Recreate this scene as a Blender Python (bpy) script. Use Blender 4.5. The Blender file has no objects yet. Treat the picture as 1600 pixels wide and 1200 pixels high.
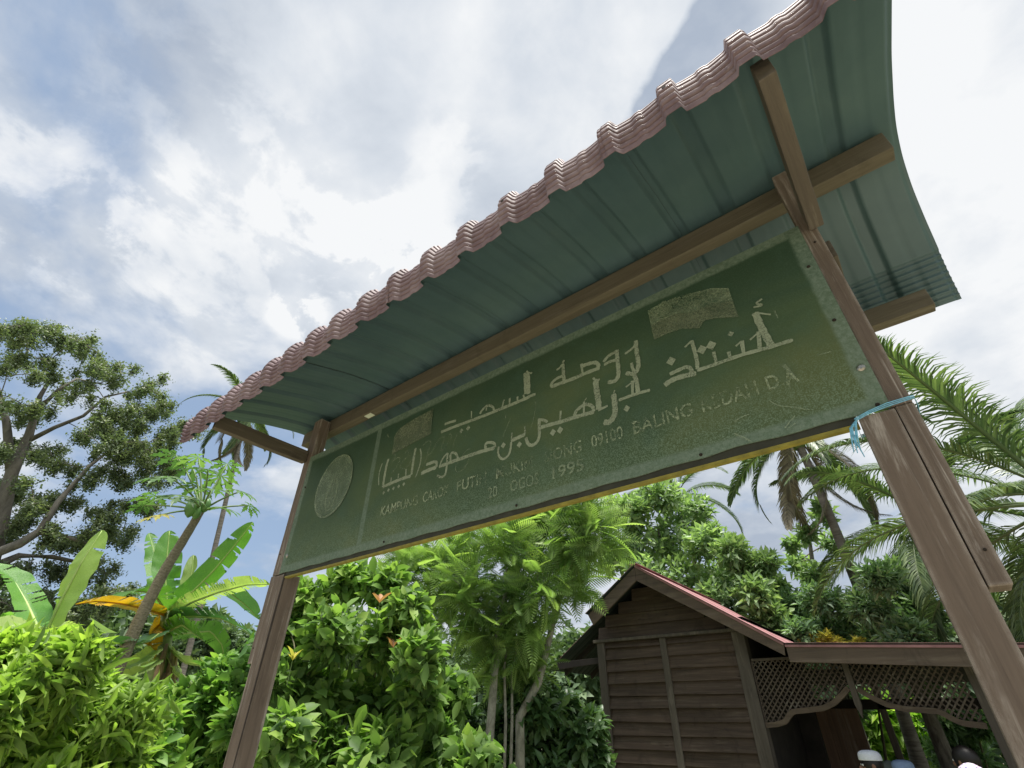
import bpy, math, random
import numpy as np
from mathutils import Vector, Matrix
random.seed(7); RNG = np.random.default_rng(11)
scn = bpy.context.scene
COL = scn.collection
# ------------------------------------------------------------------ camera, light
FPX, PITCH, ROLL, YAW = 755.84, 0.60811, 0.01051, 0.675384
CAM = np.array([2.313, -1.173, 1.55])
_f = np.array([0, math.cos(PITCH), math.sin(PITCH)]); _u = np.array([0, -math.sin(PITCH), math.cos(PITCH)]); _x = np.array([1., 0, 0])
_r = math.cos(ROLL)*_x + math.sin(ROLL)*_u; _u = -math.sin(ROLL)*_x + math.cos(ROLL)*_u
_c, _s = math.cos(YAW), math.sin(YAW)
def _yaw(v): return np.array([_c*v[0]-_s*v[1], _s*v[0]+_c*v[1], v[2]])
RIGHT, UP, FWD = _yaw(_r), _yaw(_u), _yaw(_f)
cam = bpy.data.cameras.new('camera'); cam.lens = FPX/1600*36; cam.sensor_width = 36; cam.clip_end = 3000; cam.clip_start = .05
co = bpy.data.objects.new('camera', cam); COL.objects.link(co); scn.camera = co
m = Matrix.Identity(4)
for i in range(3):
    m[i][0], m[i][1], m[i][2], m[i][3] = RIGHT[i], UP[i], -FWD[i], CAM[i]
co.matrix_world = m
def ray(px, py):
    d = RIGHT*(px-800)/FPX - UP*(py-600)/FPX + FWD
    return d/np.linalg.norm(d)
def at(px, py, dist):
    d = ray(px, py); return CAM + d/math.hypot(d[0], d[1])*dist
def mpp(P): return float(np.dot(P-CAM, FWD))/FPX          # metres per photo pixel at P
def topix(P):
    q = np.asarray(P)-CAM; z = q@FWD
    return 800+FPX*(q@RIGHT)/z, 600-FPX*(q@UP)/z, z
V = scn.view_settings; V.view_transform = 'Standard'; V.look = 'None'; V.exposure = 0.72; V.gamma = 1; V.use_curve_mapping = False
SUNDIR = np.array([0.16, -0.06, 1.0]); SUNDIR /= np.linalg.norm(SUNDIR)
sl = bpy.data.lights.new('sun', 'SUN'); sl.energy = 5.0; sl.angle = math.radians(20); sl.color = (1, .95, .87)
so = bpy.data.objects.new('sun', sl); COL.objects.link(so); so.rotation_euler = Vector(SUNDIR).to_track_quat('Z', 'Y').to_euler()

class NT:
    def __init__(s, tree): s.t = tree; s.n = tree.nodes; s.l = tree.links
    def new(s, k, **kw):
        o = s.n.new(k)
        for a, b in kw.items(): setattr(o, a, b)
        return o
    def put(s, sock, v):
        if isinstance(v, bpy.types.NodeSocket): s.l.new(v, sock)
        elif v is not None:
            if sock.type == 'RGBA' and not hasattr(v, '__len__'): v = (v, v, v, 1)
            if sock.type == 'RGBA' and len(v) == 3: v = (*v, 1)
            sock.default_value = v
    def math(s, op, a, b=None, c=None, clamp=False):
        o = s.new('ShaderNodeMath', operation=op, use_clamp=clamp)
        s.put(o.inputs[0], a)
        if b is not None: s.put(o.inputs[1], b)
        if c is not None: s.put(o.inputs[2], c)
        return o.outputs[0]
    def vm(s, op, a, b=None):
        o = s.new('ShaderNodeVectorMath', operation=op); s.put(o.inputs[0], a)
        if b is not None: s.put(o.inputs[1], b)
        return o.outputs['Value'] if op == 'DOT_PRODUCT' else o.outputs[0]
    def noise(s, vec, scale, detail=4, rough=.55, dist=0.):
        o = s.new('ShaderNodeTexNoise'); s.put(o.inputs['Vector'], vec); o.inputs['Scale'].default_value = scale
        o.inputs['Detail'].default_value = detail; o.inputs['Roughness'].default_value = rough; o.inputs['Distortion'].default_value = dist
        return o.outputs['Fac']
    def mapr(s, v, a, b, c=0., d=1., smooth=False):
        o = s.new('ShaderNodeMapRange'); o.interpolation_type = 'SMOOTHSTEP' if smooth else 'LINEAR'
        s.put(o.inputs[0], v)
        for i, k in enumerate((a, b, c, d)): s.put(o.inputs[i+1], k)
        return o.outputs[0]
    def mix(s, f, a, b, mode='MIX'):
        o = s.new('ShaderNodeMix', data_type='RGBA', blend_type=mode); s.put(o.inputs[0], f); s.put(o.inputs[6], a); s.put(o.inputs[7], b)
        return o.outputs[2]
    def ramp(s, f, stops):
        o = s.new('ShaderNodeValToRGB'); e = o.color_ramp.elements
        while len(e) < len(stops): e.new(.5)
        for el, (p, c) in zip(e, stops): el.position = p; el.color = (*c, 1)
        s.put(o.inputs[0], f); return o.outputs[0]
    def coord(s, kind='Object', scale=None):
        o = s.new('ShaderNodeTexCoord').outputs[kind]
        if scale is not None:
            mp = s.new('ShaderNodeMapping'); mp.inputs['Scale'].default_value = scale; s.l.new(o, mp.inputs[0]); o = mp.outputs[0]
        return o

# ------------------------------------------------------------------ world: broken cloud over blue
w = bpy.data.worlds.new('World'); scn.world = w; w.use_nodes = True
N = NT(w.node_tree); N.n.clear()
sky = N.new('ShaderNodeTexSky', sky_type='NISHITA'); sky.sun_disc = False
sky.sun_elevation = math.asin(SUNDIR[2]); sky.sun_rotation = math.atan2(SUNDIR[0], SUNDIR[1]); sky.air_density = 1.0; sky.dust_density = .6
gen = N.coord('Generated')
dr = N.vm('NORMALIZE', gen)
sp = N.new('ShaderNodeSeparateXYZ'); N.l.new(dr, sp.inputs[0])
den = N.math('ADD', N.math('MAXIMUM', sp.outputs[2], 0.0), .22)
cb = N.new('ShaderNodeCombineXYZ'); N.l.new(N.math('DIVIDE', sp.outputs[0], den), cb.inputs[0]); N.l.new(N.math('DIVIDE', sp.outputs[1], den), cb.inputs[1])
pl = cb.outputs[0]
def lobe(px, py, rad_deg, amp):
    d = ray(px, py); k = N.vm('DOT_PRODUCT', dr, tuple(d))
    return N.mapr(k, math.cos(math.radians(rad_deg)), 1.0, 0.0, amp, True)
def total(ls):
    a = ls[0]
    for b in ls[1:]: a = N.math('ADD', a, b)
    return a
n1 = N.noise(pl, 2.1, 9, .56, .35); n2 = N.noise(pl, 1.25, 7, .52, .5); n3 = N.noise(pl, 6.0, 6, .55, .25)
bias = total([lobe(40, 60, 14, -.05), lobe(90, 240, 9, -.08), lobe(330, 60, 12, -.08), lobe(60, 480, 13, -.24), lobe(340, 560, 12, -.10), lobe(300, 850, 17, -.36),
              lobe(1180, 850, 16, -.02), lobe(700, 200, 7, -.10), lobe(400, 230, 16, .08), lobe(850, 120, 14, .25), lobe(1550, 250, 34, .35),
              lobe(470, 490, 4, .12), lobe(640, 400, 10, .12), lobe(60, 330, 9, .14), lobe(430, 780, 9, .08)])
cover = N.mapr(N.math('ADD', N.math('ADD', N.math('MULTIPLY', n1, 1.0), N.math('MULTIPLY', n3, .30)), bias), .34, .66, 0, 1, True)
shade = total([N.math('MULTIPLY', n2, .95), N.math('MULTIPLY', n3, .5), lobe(1550, 250, 40, .34), lobe(850, 100, 14, .22), lobe(430, 260, 12, .06), lobe(470, 490, 4, .12), lobe(620, 400, 9, .12),
               lobe(1180, 830, 15, -.22), lobe(150, 60, 12, -.12), lobe(330, 90, 10, -.12), lobe(560, 480, 8, -.10)])
n4 = N.noise(pl, 5.2, 9, .60, .25)
puff = N.math('MULTIPLY', N.mapr(n4, .455, .545, 0, 1, True), total([lobe(470, 490, 4, .35), lobe(640, 400, 9, .3), lobe(560, 380, 8, .2), lobe(280, 320, 20, .15), lobe(60, 300, 10, .16), lobe(700, 260, 6, .15), lobe(430, 760, 9, .1)]))
shade = N.math('ADD', shade, puff)
na, nb = ray(962, 205), ray(1090, -10); nv = np.cross(na, nb); nv /= np.linalg.norm(nv); nv = nv if nv@ray(1150, 150) > 0 else -nv
wedge = N.math('MULTIPLY', N.mapr(N.math('ADD', N.vm('DOT_PRODUCT', dr, tuple(nv)), N.math('MULTIPLY', N.math('SUBTRACT', n4, .5), .09)), -.004, .016, 0, 1, True), lobe(1045, 110, 13, 1.3), clamp=True)
shade = N.math('SUBTRACT', shade, N.math('MULTIPLY', wedge, .42)); shade = N.math('ADD', shade, N.math('MULTIPLY', N.math('SUBTRACT', n4, .5), .46))
ccol = N.ramp(N.mapr(shade, .45, 1.05), [(0, (2.6, 3.0, 3.65)), (.3, (3.45, 3.8, 4.3)), (.6, (4.25, 4.55, 4.95)), (1, (5.6, 5.7, 5.8))])
blue = N.mix(.75, sky.outputs[0], (2.15, 2.85, 3.95))
skyc = N.mix(cover, blue, ccol)
low = N.mapr(sp.outputs[2], -.05, .0, 0, 1, True)
skyc = N.mix(low, (1.2, 1.5, 1.0), skyc)
bg = N.new('ShaderNodeBackground'); N.put(bg.inputs[0], skyc); bg.inputs[1].default_value = .1
N.l.new(bg.outputs[0], N.new('ShaderNodeOutputWorld').inputs[0])

# ------------------------------------------------------------------ materials
MAT = {}
def material(name):
    mt = bpy.data.materials.new(name); mt.use_nodes = True; n = NT(mt.node_tree); n.n.clear()
    out = n.new('ShaderNodeOutputMaterial'); bs = n.new('ShaderNodeBsdfPrincipled'); n.l.new(bs.outputs[0], out.inputs[0])
    MAT[name] = mt; n.out = out; n.bs = bs; n.mt = mt
    return n
def bump(n, h, strength, dist=.01):
    b = n.new('ShaderNodeBump'); b.inputs['Strength'].default_value = strength; b.inputs['Distance'].default_value = dist
    n.put(b.inputs['Height'], h); n.l.new(b.outputs[0], n.bs.inputs['Normal'])
def wood(name, stretch, c0, c1, c2, wear=(.35, .33, .28), wearamt=.5, rough=.75, scale=14):
    """weathered timber; stretch = scale of the grain coordinates per axis (small along the grain)"""
    n = material(name); p = n.coord('Object', stretch)
    g = n.noise(p, scale, 8, .65, .6); g2 = n.noise(p, scale*5, 5, .7, .2); big = n.noise(n.coord('Object'), 2.3, 4)
    col = n.ramp(n.math('ADD', n.math('MULTIPLY', g, .75), n.math('MULTIPLY', g2, .25)), [(.3, c0), (.5, c1), (.72, c2)])
    col = n.mix(n.mapr(big, .35, .7, 0, .35), col, c0)
    oi = n.new('ShaderNodeObjectInfo').outputs['Random']; col = n.mix(n.mapr(oi, 0, 1, 0, .38), col, c0)
    wr = n.math('MULTIPLY', n.mapr(n.noise(p, scale*.8, 9, .75, .9), .50, .68, 0, wearamt, True), n.mapr(n.noise(n.coord('Object'), 5, 5), .38, .6, .1, 1, True))
    col = n.mix(wr, col, wear)
    bv = n.new('ShaderNodeBevel'); bv.samples = 3; bv.inputs['Radius'].default_value = .011; ge = n.new('ShaderNodeNewGeometry')
    ed = n.mapr(n.vm('DOT_PRODUCT', bv.outputs[0], ge.outputs['Normal']), .995, .86, 0, 1); ed = n.math('MULTIPLY', ed, n.mapr(n.noise(n.coord('Object'), 9, 6, .7), .40, .58, .05, .85)); col = n.mix(ed, col, tuple(q*1.05 for q in wear)) if scale > 40 else col
    vo = n.new('ShaderNodeTexVoronoi'); n.put(vo.inputs['Vector'], n.coord('Object', tuple(max(.3, s_) for s_ in stretch))); vo.inputs['Scale'].default_value = 7
    col = n.mix(n.mapr(vo.outputs['Distance'], .035, .075, .75, 0, True), col, (.02, .014, .01))
    ck = n.mapr(n.noise(n.coord('Object', tuple(s_*s_ if s_ < 1 else 1 for s_ in stretch)), 34, 3, .5), .695, .715, 0, .85); col = n.mix(ck, col, (.015, .011, .009))
    st_ = n.mapr(n.noise(n.coord('Object', (1, 1, .5)), 4.5, 6, .7, 1.0), .55, .70, 0, .45); col = n.mix(st_, col, tuple(q*.45 for q in c0))
    n.put(n.bs.inputs['Base Color'], col); n.bs.inputs['Roughness'].default_value = rough; n.bs.inputs['Specular IOR Level'].default_value = .3
    bump(n, n.math('ADD', g, n.math('MULTIPLY', g2, .5)), .55, .006)
GP = ((.095, .074, .058), (.165, .130, .102), (.23, .185, .148))
wood('post_timber', (1, 1, .06), *GP, wear=(.40, .37, .33), wearamt=.85, scale=42)
wood('beam_timber', (.06, 1, 1), (.082, .070, .050), (.13, .115, .078), (.175, .158, .108), wearamt=.25, scale=38)
wood('arm_timber', (1, .06, 1), (.070, .060, .048), (.115, .098, .074), (.165, .145, .10), wearamt=.25, scale=38)
HS = ((.034, .024, .018), (.086, .060, .044), (.150, .108, .080))
wood('siding_wood', (.05, 1, 1), *HS, wear=(.16, .13, .10), wearamt=.55, scale=26)
wood('house_post_wood', (1, 1, .06), (.05, .042, .036), (.10, .085, .070), (.16, .14, .115), wear=(.22, .19, .16), wearamt=.6)
wood('fascia_wood', (.05, 1, 1), (.055, .042, .032), (.115, .085, .062), (.17, .13, .095), wear=(.22, .19, .15), wearamt=.5)
wood('lattice_wood', (.4, 1, .4), (.05, .038, .03), (.09, .070, .054), (.14, .115, .09), wearamt=.4)
wood('plank_wall_wood', (1, 1, .05), (.05, .03, .02), (.11, .065, .042), (.17, .11, .075), wearamt=.2)
def simple(name, col, rough=.6, var=.25, scale=20, spec=.4, metallic=0):
    n = material(name); f = n.noise(n.coord('Object'), scale, 5)
    n.put(n.bs.inputs['Base Color'], n.mix(n.mapr(f, .3, .7), tuple(c*(1-var) for c in col), tuple(min(1, c*(1+var)) for c in col)))
    n.bs.inputs['Roughness'].default_value = rough; n.bs.inputs['Specular IOR Level'].default_value = spec; n.bs.inputs['Metallic'].default_value = metallic
    return n
# roof sheet: faded maroon above, teal-grey below with grime
n = material('roof_maroon'); p = n.coord('Object'); a = n.noise(p, 9, 7, .65); b = n.noise(p, 60, 4)
c = n.ramp(a, [(.3, (.10, .062, .069)), (.5, (.150, .100, .110)), (.68, (.21, .160, .168))]); c = n.mix(n.mapr(n.noise(p, 22, 6, .7), .60, .7, 0, .8), c, (.08, .055, .05))
n.put(n.bs.inputs['Base Color'], n.mix(n.mapr(b, .5, .8, 0, .35), c, (.26, .22, .22))); n.bs.inputs['Roughness'].default_value = .65
n = material('roof_teal'); p = n.coord('Object'); a = n.noise(p, 3.2, 6, .6); b = n.noise(n.coord('Object', (1, .15, .15)), 40, 4)
c = n.ramp(a, [(.3, (.050, .098, .108)), (.6, (.068, .122, .128)), (.8, (.086, .142, .134))])
c = n.mix(n.mapr(b, .55, .8, 0, .3), c, (.035, .075, .075)); c = n.mix(n.mapr(n.noise(p, 30, 6, .8), .69, .73, 0, .7), c, (.02, .025, .02))
n.put(n.bs.inputs['Base Color'], c); n.bs.inputs['Roughness'].default_value = .5
simple('house_roof_red', (.30, .15, .155), .5, .3, 6)
simple('house_roof_under', (.03, .045, .042), .8, .3, 5)
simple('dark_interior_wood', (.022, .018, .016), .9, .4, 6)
simple('yellow_paint', (.20, .175, .025), .6, .35, 25)
simple('dark_edge', (.03, .032, .022), .8, .3, 20)
simple('screw_metal', (.35, .34, .30), .35, .3, 200, .5, .9)
simple('rust_hole', (.02, .015, .01), .9)
simple('blue_cord', (.16, .42, .58), .45, .25, 120)
simple('sticker', (.62, .68, .55), .6, .1)
# sign face
n = material('sign_green'); p = n.coord('Object'); s3 = n.new('ShaderNodeSeparateXYZ'); n.l.new(p, s3.inputs[0]); X, Z = s3.outputs[0], s3.outputs[2]
a = n.noise(n.coord('Object', (.7, 1, 1)), 2.6, 6, .6, .6); b = n.noise(p, 11, 6, .65); spk = n.noise(p, 330, 3, .6); spk2 = n.noise(p, 120, 4, .7)
c = n.ramp(a, [(.28, (.038, .070, .042)), (.5, (.060, .094, .046)), (.72, (.094, .118, .050))])
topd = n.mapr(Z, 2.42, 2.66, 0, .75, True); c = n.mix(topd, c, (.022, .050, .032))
c = n.mix(n.mapr(b, .5, .75, 0, .35), c, (.055, .105, .075))
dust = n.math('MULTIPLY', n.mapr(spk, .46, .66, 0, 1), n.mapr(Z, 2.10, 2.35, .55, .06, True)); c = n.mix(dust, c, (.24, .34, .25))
def inv(a_): return n.math('SUBTRACT', 1., a_)
dl = n.math('MINIMUM', n.math('SUBTRACT', X, 0.), n.math('SUBTRACT', 2.4, X)); dv = n.math('MINIMUM', n.math('SUBTRACT', Z, 2.1), n.math('SUBTRACT', 2.7, Z))
dd = n.math('ADD', n.math('MINIMUM', dl, dv), n.math('MULTIPLY', n.math('SUBTRACT', b, .5), .02))
bor = n.mapr(dd, .026, .040, 1, 0, True)
dvd = n.math('ABSOLUTE', n.math('SUBTRACT', X, .585)); dvm = n.mapr(n.math('ADD', dvd, n.math('MULTIPLY', n.math('SUBTRACT', spk2, .5), .01)), .012, .017, 1, 0, True)
bm = n.math('MULTIPLY', n.math('MAXIMUM', bor, n.math('MULTIPLY', dvm, .8)), n.mapr(n.math('ADD', n.math('MULTIPLY', spk2, .6), n.math('MULTIPLY', b, .5)), .36, .60, .45, .85))
c = n.mix(bm, c, n.mix(n.mapr(spk2, .35, .7), (.105, .155, .115), (.175, .23, .18)))
scr = n.mapr(n.noise(n.coord('Object', (3, 1, .35)), 22, 9, .8, 2.2), .675, .70, 0, .45); c = n.mix(scr, c, (.22, .30, .22))
n.put(n.bs.inputs['Base Color'], c); n.bs.inputs['Roughness'].default_value = .65; n.bs.inputs['Specular IOR Level'].default_value = .15
bump(n, b, .12, .004)
def worn(name, col, lo, hi, amt):
    n = material(name); p = n.coord('Object'); f = n.math('ADD', n.math('MULTIPLY', n.noise(p, 150, 5, .75), .6), n.math('MULTIPLY', n.noise(p, 14, 4), .45))
    n.put(n.bs.inputs['Base Color'], n.mix(n.mapr(n.noise(p, 260, 3), .35, .65), tuple(q*.75 for q in col), col)); n.bs.inputs['Roughness'].default_value = .6
    tr = n.new('ShaderNodeBsdfTransparent'); mx = n.new('ShaderNodeMixShader'); n.put(mx.inputs[0], n.mapr(f, lo, hi, 0, amt))
    n.l.new(tr.outputs[0], mx.inputs[1]); n.l.new(n.bs.outputs[0], mx.inputs[2]); n.l.new(mx.outputs[0], n.out.inputs[0])
worn('worn_letter', (.33, .385, .26), .26, .56, .82)
worn('worn_latin', (.36, .43, .27), .46, .62, .8)
worn('worn_faint', (.28, .35, .22), .38, .62, .62)
worn('worn_flag', (.165, .20, .12), .32, .60, .8)
worn('worn_emblem', (.19, .26, .165), .30, .64, .75)
# foliage
def leafmat(name, dark, mid, light, trans=.35, rough=.42, spec=.45, tcol=None, haze=0):
    n = material(name); at_ = n.new('ShaderNodeAttribute', attribute_name='rnd', attribute_type='GEOMETRY')
    big = n.noise(n.coord('Object'), 1.2, 3)
    f = n.math('ADD', n.math('MULTIPLY', at_.outputs['Fac'], .8), n.math('MULTIPLY', n.math('SUBTRACT', big, .5), .6))
    c = n.ramp(f, [(.1, dark), (.5, mid), (.93, light)])
    hs = n.new('ShaderNodeHueSaturation'); hs.inputs['Saturation'].default_value = .86; hs.inputs['Value'].default_value = 1.36; n.put(hs.inputs['Color'], c); c = hs.outputs[0]
    n.put(n.bs.inputs['Base Color'], c); n.bs.inputs['Roughness'].default_value = rough; n.bs.inputs['Specular IOR Level'].default_value = spec
    t = n.new('ShaderNodeBsdfTranslucent'); n.put(t.inputs[0], n.mix(1.0, c, tcol or (1.5, 1.7, .8), 'MULTIPLY'))
    mx = n.new('ShaderNodeMixShader'); mx.inputs[0].default_value = trans
    n.l.new(n.bs.outputs[0], mx.inputs[1]); n.l.new(t.outputs[0], mx.inputs[2]); n.l.new(mx.outputs[0], n.out.inputs[0])
leafmat('leaf_citrus', (.042, .100, .020), (.105, .20, .030), (.24, .35, .05), .42, .5, .22)
leafmat('leaf_bright', (.07, .14, .014), (.165, .275, .020), (.34, .46, .035), .42, .5, .3)
leafmat('leaf_hedge', (.035, .10, .015), (.095, .22, .022), (.24, .37, .04), .34, .5, .3)
leafmat('leaf_feather', (.08, .16, .035), (.18, .29, .06), (.33, .43, .10), .38, .5)
leafmat('leaf_shrub', (.022, .062, .018), (.055, .12, .030), (.13, .20, .06), .3, .4)
leafmat('leaf_rain', (.06, .095, .052), (.11, .15, .072), (.18, .21, .09), .25, .5)
leafmat('leaf_rubber', (.07, .135, .05), (.17, .27, .10), (.31, .42, .18), .34, .42)
leafmat('leaf_round', (.045, .105, .045), (.10, .19, .08), (.19, .30, .12), .3, .42)
leafmat('leaf_far', (.045, .085, .04), (.08, .135, .06), (.13, .19, .08), .25, .6)
leafmat('leaf_coconut', (.035, .072, .024), (.078, .13, .04), (.16, .22, .075), .25, .38)
leafmat('leaf_coconut_dry', (.09, .075, .045), (.15, .13, .075), (.22, .19, .11), .2, .6)
leafmat('leaf_papaya', (.032, .085, .02), (.062, .14, .03), (.115, .21, .045), .38, .45)
leafmat('leaf_yellow', (.26, .23, .03), (.42, .36, .04), (.55, .48, .07), .4, .5)
leafmat('leaf_young_red', (.22, .09, .04), (.34, .15, .06), (.45, .24, .10), .4, .5)
leafmat('leaf_cassava', (.09, .19, .02), (.20, .34, .03), (.36, .50, .05), .4, .45)
def bananamat(name, c0, c1, c2, trans=.4):
    n = material(name); uv = n.new('ShaderNodeUVMap'); uv.uv_map = 'UVMap'
    s_ = n.new('ShaderNodeSeparateXYZ'); n.l.new(uv.outputs[0], s_.inputs[0])
    mp = n.new('ShaderNodeMapping'); mp.inputs['Scale'].default_value = (1, .12, 1); n.l.new(uv.outputs[0], mp.inputs[0])
    rib = n.noise(mp.outputs[0], 55, 3, .6); big = n.noise(n.coord('Object'), 4, 4)
    c = n.ramp(n.math('ADD', n.math('MULTIPLY', rib, .55), n.math('MULTIPLY', big, .45)), [(.32, c0), (.5, c1), (.68, c2)])
    n.put(n.bs.inputs['Base Color'], c); n.bs.inputs['Roughness'].default_value = .38; bump(n, rib, .35, .01)
    t = n.new('ShaderNodeBsdfTranslucent'); n.put(t.inputs[0], n.mix(1., c, (1.5, 1.6, .7), 'MULTIPLY')); mx = n.new('ShaderNodeMixShader'); mx.inputs[0].default_value = trans
    n.l.new(n.bs.outputs[0], mx.inputs[1]); n.l.new(t.outputs[0], mx.inputs[2]); n.l.new(mx.outputs[0], n.out.inputs[0])
bananamat('banana_green', (.06, .17, .035), (.10, .26, .045), (.19, .36, .07))
bananamat('banana_dark', (.025, .085, .035), (.045, .13, .05), (.085, .19, .065), .3)
bananamat('banana_light', (.22, .36, .09), (.30, .46, .12), (.40, .56, .17), .5)
bananamat('banana_pale', (.17, .26, .09), (.26, .37, .13), (.40, .50, .22), .45)
bananamat('banana_yellow', (.20, .19, .02), (.50, .28, .015), (.60, .36, .03), .45)
simple('banana_dry', (.27, .19, .11), .8, .5, 14)
simple('banana_rib', (.30, .42, .12), .5, .2)
simple('banana_stalk', (.16, .22, .07), .6, .5, 12)
simple('stem_green', (.12, .19, .06), .6, .3, 15)
simple('papaya_fruit', (.09, .20, .05), .45, .25, 12)
def bark(name, c0, c1, sz=(1, 1, .3), sc=18):
    n = material(name); p = n.coord('Object', sz); f = n.noise(p, sc, 8, .7, .4); n.put(n.bs.inputs['Base Color'], n.ramp(f, [(.33, c0), (.66, c1)]))
    n.bs.inputs['Roughness'].default_value = .85; bump(n, f, .7, .02)
bark('bark_grey', (.07, .062, .05), (.24, .22, .19)); bark('bark_rain', (.075, .068, .058), (.20, .185, .16), sc=6)
bark('bark_papaya', (.10, .085, .055), (.27, .235, .165), (1, 1, 2.5), 45); bark('bark_palm', (.09, .08, .065), (.23, .21, .18), (.3, .3, 2.4), 10)
bark('bark_pale', (.13, .125, .10), (.36, .35, .30), (1, 1, .6), 16); bark('twig', (.05, .05, .025), (.14, .13, .06))
n = material('grass_ground'); p = n.coord('Object'); f = n.noise(p, .6, 8, .65); g = n.noise(p, 30, 4)
n.put(n.bs.inputs['Base Color'], n.mix(n.mapr(f, .4, .6), n.mix(g, (.05, .09, .025), (.10, .15, .04)), n.mix(g, (.13, .10, .07), (.20, .16, .11)))); n.bs.inputs['Roughness'].default_value = .9
simple('pale_bounce_sand', (.42, .37, .29), .9, .2, 3)  # colour of the added forecourt, kept pale to reflect light upward
# people
def skin_(name, col): simple(name, col, .5, .08, 30)
skin_('skin', (.22, .115, .07)); simple('black_hair', (.012, .010, .009), .45, .3, 90)
for k, c in dict(white_cloth=(.74, .77, .84), blue_cloth=(.34, .47, .72), grey_cloth=(.20, .23, .22), green_cloth=(.10, .18, .14), dark_trousers=(.03, .032, .04), eye_white=(.7, .7, .68)).items(): simple(k, c, .85, .07, 60)
n = material('floral_cloth'); v = n.new('ShaderNodeTexVoronoi'); n.l.new(n.coord('Object'), v.inputs['Vector']); v.inputs['Scale'].default_value = 38
n.put(n.bs.inputs['Base Color'], n.mix(n.mapr(v.outputs['Distance'], .28, .36), n.mix(n.mapr(n.noise(n.coord('Object'), 25, 2), .45, .55), (.35, .12, .22), (.22, .2, .42)), (.52, .47, .51))); n.bs.inputs['Roughness'].default_value = .85
# ------------------------------------------------------------------ builders
def mesh_np(name, Vt, faces_by_size, mats, rnd=None, smooth=False, matidx=None, uv=None):
    """Vt (n,3); faces_by_size list of (m,k) int arrays"""
    me = bpy.data.meshes.new(name); Vt = np.asarray(Vt, np.float32)
    me.vertices.add(len(Vt)); me.vertices.foreach_set('co', Vt.ravel())
    tot = np.concatenate([np.full(len(f), f.shape[1], np.int32) for f in faces_by_size])
    idx = np.concatenate([f.ravel() for f in faces_by_size]).astype(np.int32)
    me.loops.add(len(idx)); me.loops.foreach_set('vertex_index', idx)
    me.polygons.add(len(tot)); st = np.concatenate([[0], np.cumsum(tot)[:-1]]).astype(np.int32)
    me.polygons.foreach_set('loop_start', st); me.polygons.foreach_set('loop_total', tot)
    if matidx is not None: me.polygons.foreach_set('material_index', np.asarray(matidx, np.int32))
    for mm in (mats if isinstance(mats, (list, tuple)) else [mats]): me.materials.append(MAT[mm].copy() if False else MAT[mm])
    if rnd is not None:
        a = me.attributes.new('rnd', 'FLOAT', 'POINT'); a.data.foreach_set('value', np.asarray(rnd, np.float32))
    if uv is not None:
        u = me.uv_layers.new(name='UVMap'); u.data.foreach_set('uv', np.asarray(uv, np.float32)[idx].ravel())
    me.update(calc_edges=True)
    if smooth: me.polygons.foreach_set('use_smooth', np.ones(len(tot), bool))
    me.validate(); return me
class MB:
    """collects faces, then links them as ONE mesh object"""
    def __init__(s): s.v = []; s.f = []; s.m = []
    def add(s, vs, fs, mi=0):
        o = len(s.v); s.v += [tuple(map(float, q)) for q in vs]; s.f += [tuple(i+o for i in f) for f in fs]; s.m += [mi]*len(fs)
    def hexa(s, c8, mi=0): s.add(c8, [(0, 3, 2, 1), (4, 5, 6, 7), (0, 1, 5, 4), (1, 2, 6, 5), (2, 3, 7, 6), (3, 0, 4, 7)], mi)
    def box(s, x0, x1, y0, y1, z0, z1, mi=0): s.hexa([(x0, y0, z0), (x1, y0, z0), (x1, y1, z0), (x0, y1, z0), (x0, y0, z1), (x1, y0, z1), (x1, y1, z1), (x0, y1, z1)], mi)
    def tube(s, pts, rad, n=8, mi=0, cap=True):
        pts = [np.asarray(p, float) for p in pts]; rings = []; ref = np.array([.3, .9, .2])
        for i, p in enumerate(pts):
            t = pts[min(i+1, len(pts)-1)]-pts[max(i-1, 0)]; t = t/(np.linalg.norm(t)+1e-9)
            a = np.cross(t, ref); 
            if np.linalg.norm(a) < .1: a = np.cross(t, [1, 0, 0])
            a /= np.linalg.norm(a); b = np.cross(t, a); ref = b if False else ref
            r = rad[i] if hasattr(rad, '__len__') else rad
            rings.append([p+r*(math.cos(2*math.pi*k/n)*a+math.sin(2*math.pi*k/n)*b) for k in range(n)])
        vs = [q for r_ in rings for q in r_]; fs = []
        for i in range(len(pts)-1):
            for k in range(n): fs.append((i*n+k, i*n+(k+1) % n, (i+1)*n+(k+1) % n, (i+1)*n+k))
        if cap: fs.append(tuple(range(n))[::-1]); fs.append(tuple((len(pts)-1)*n+k for k in range(n)))
        s.add(vs, fs, mi)
    def prism(s, poly, y0, y1, mi=0):
        """outline poly [(x,z)] extruded along y"""
        n = len(poly); s.add([(x, y0, z) for x, z in poly]+[(x, y1, z) for x, z in poly],
            [tuple(range(n)), tuple(range(2*n-1, n-1, -1))]+[(i, (i+1) % n+0, (i+1) % n+n, i+n)[::-1] for i in range(n)], mi)
    def build(s, name, mats, parent=None, bevel=0, smooth=False):
        me = bpy.data.meshes.new(name); me.from_pydata(s.v, [], s.f)
        for mm in (mats if isinstance(mats, (list, tuple)) else [mats]): me.materials.append(MAT[mm])
        me.polygons.foreach_set('material_index', s.m); me.update()
        if smooth: me.polygons.foreach_set('use_smooth', [True]*len(s.f))
        o = bpy.data.objects.new(name, me); COL.objects.link(o); o.parent = parent
        if bevel:
            b = o.modifiers.new('bevel', 'BEVEL'); b.width = bevel; b.segments = 2; b.limit_method = 'ANGLE'; b.angle_limit = math.radians(40); b.harden_normals = False
        return o
def link(name, me, parent=None):
    o = bpy.data.objects.new(name, me); COL.objects.link(o); o.parent = parent; return o
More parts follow.
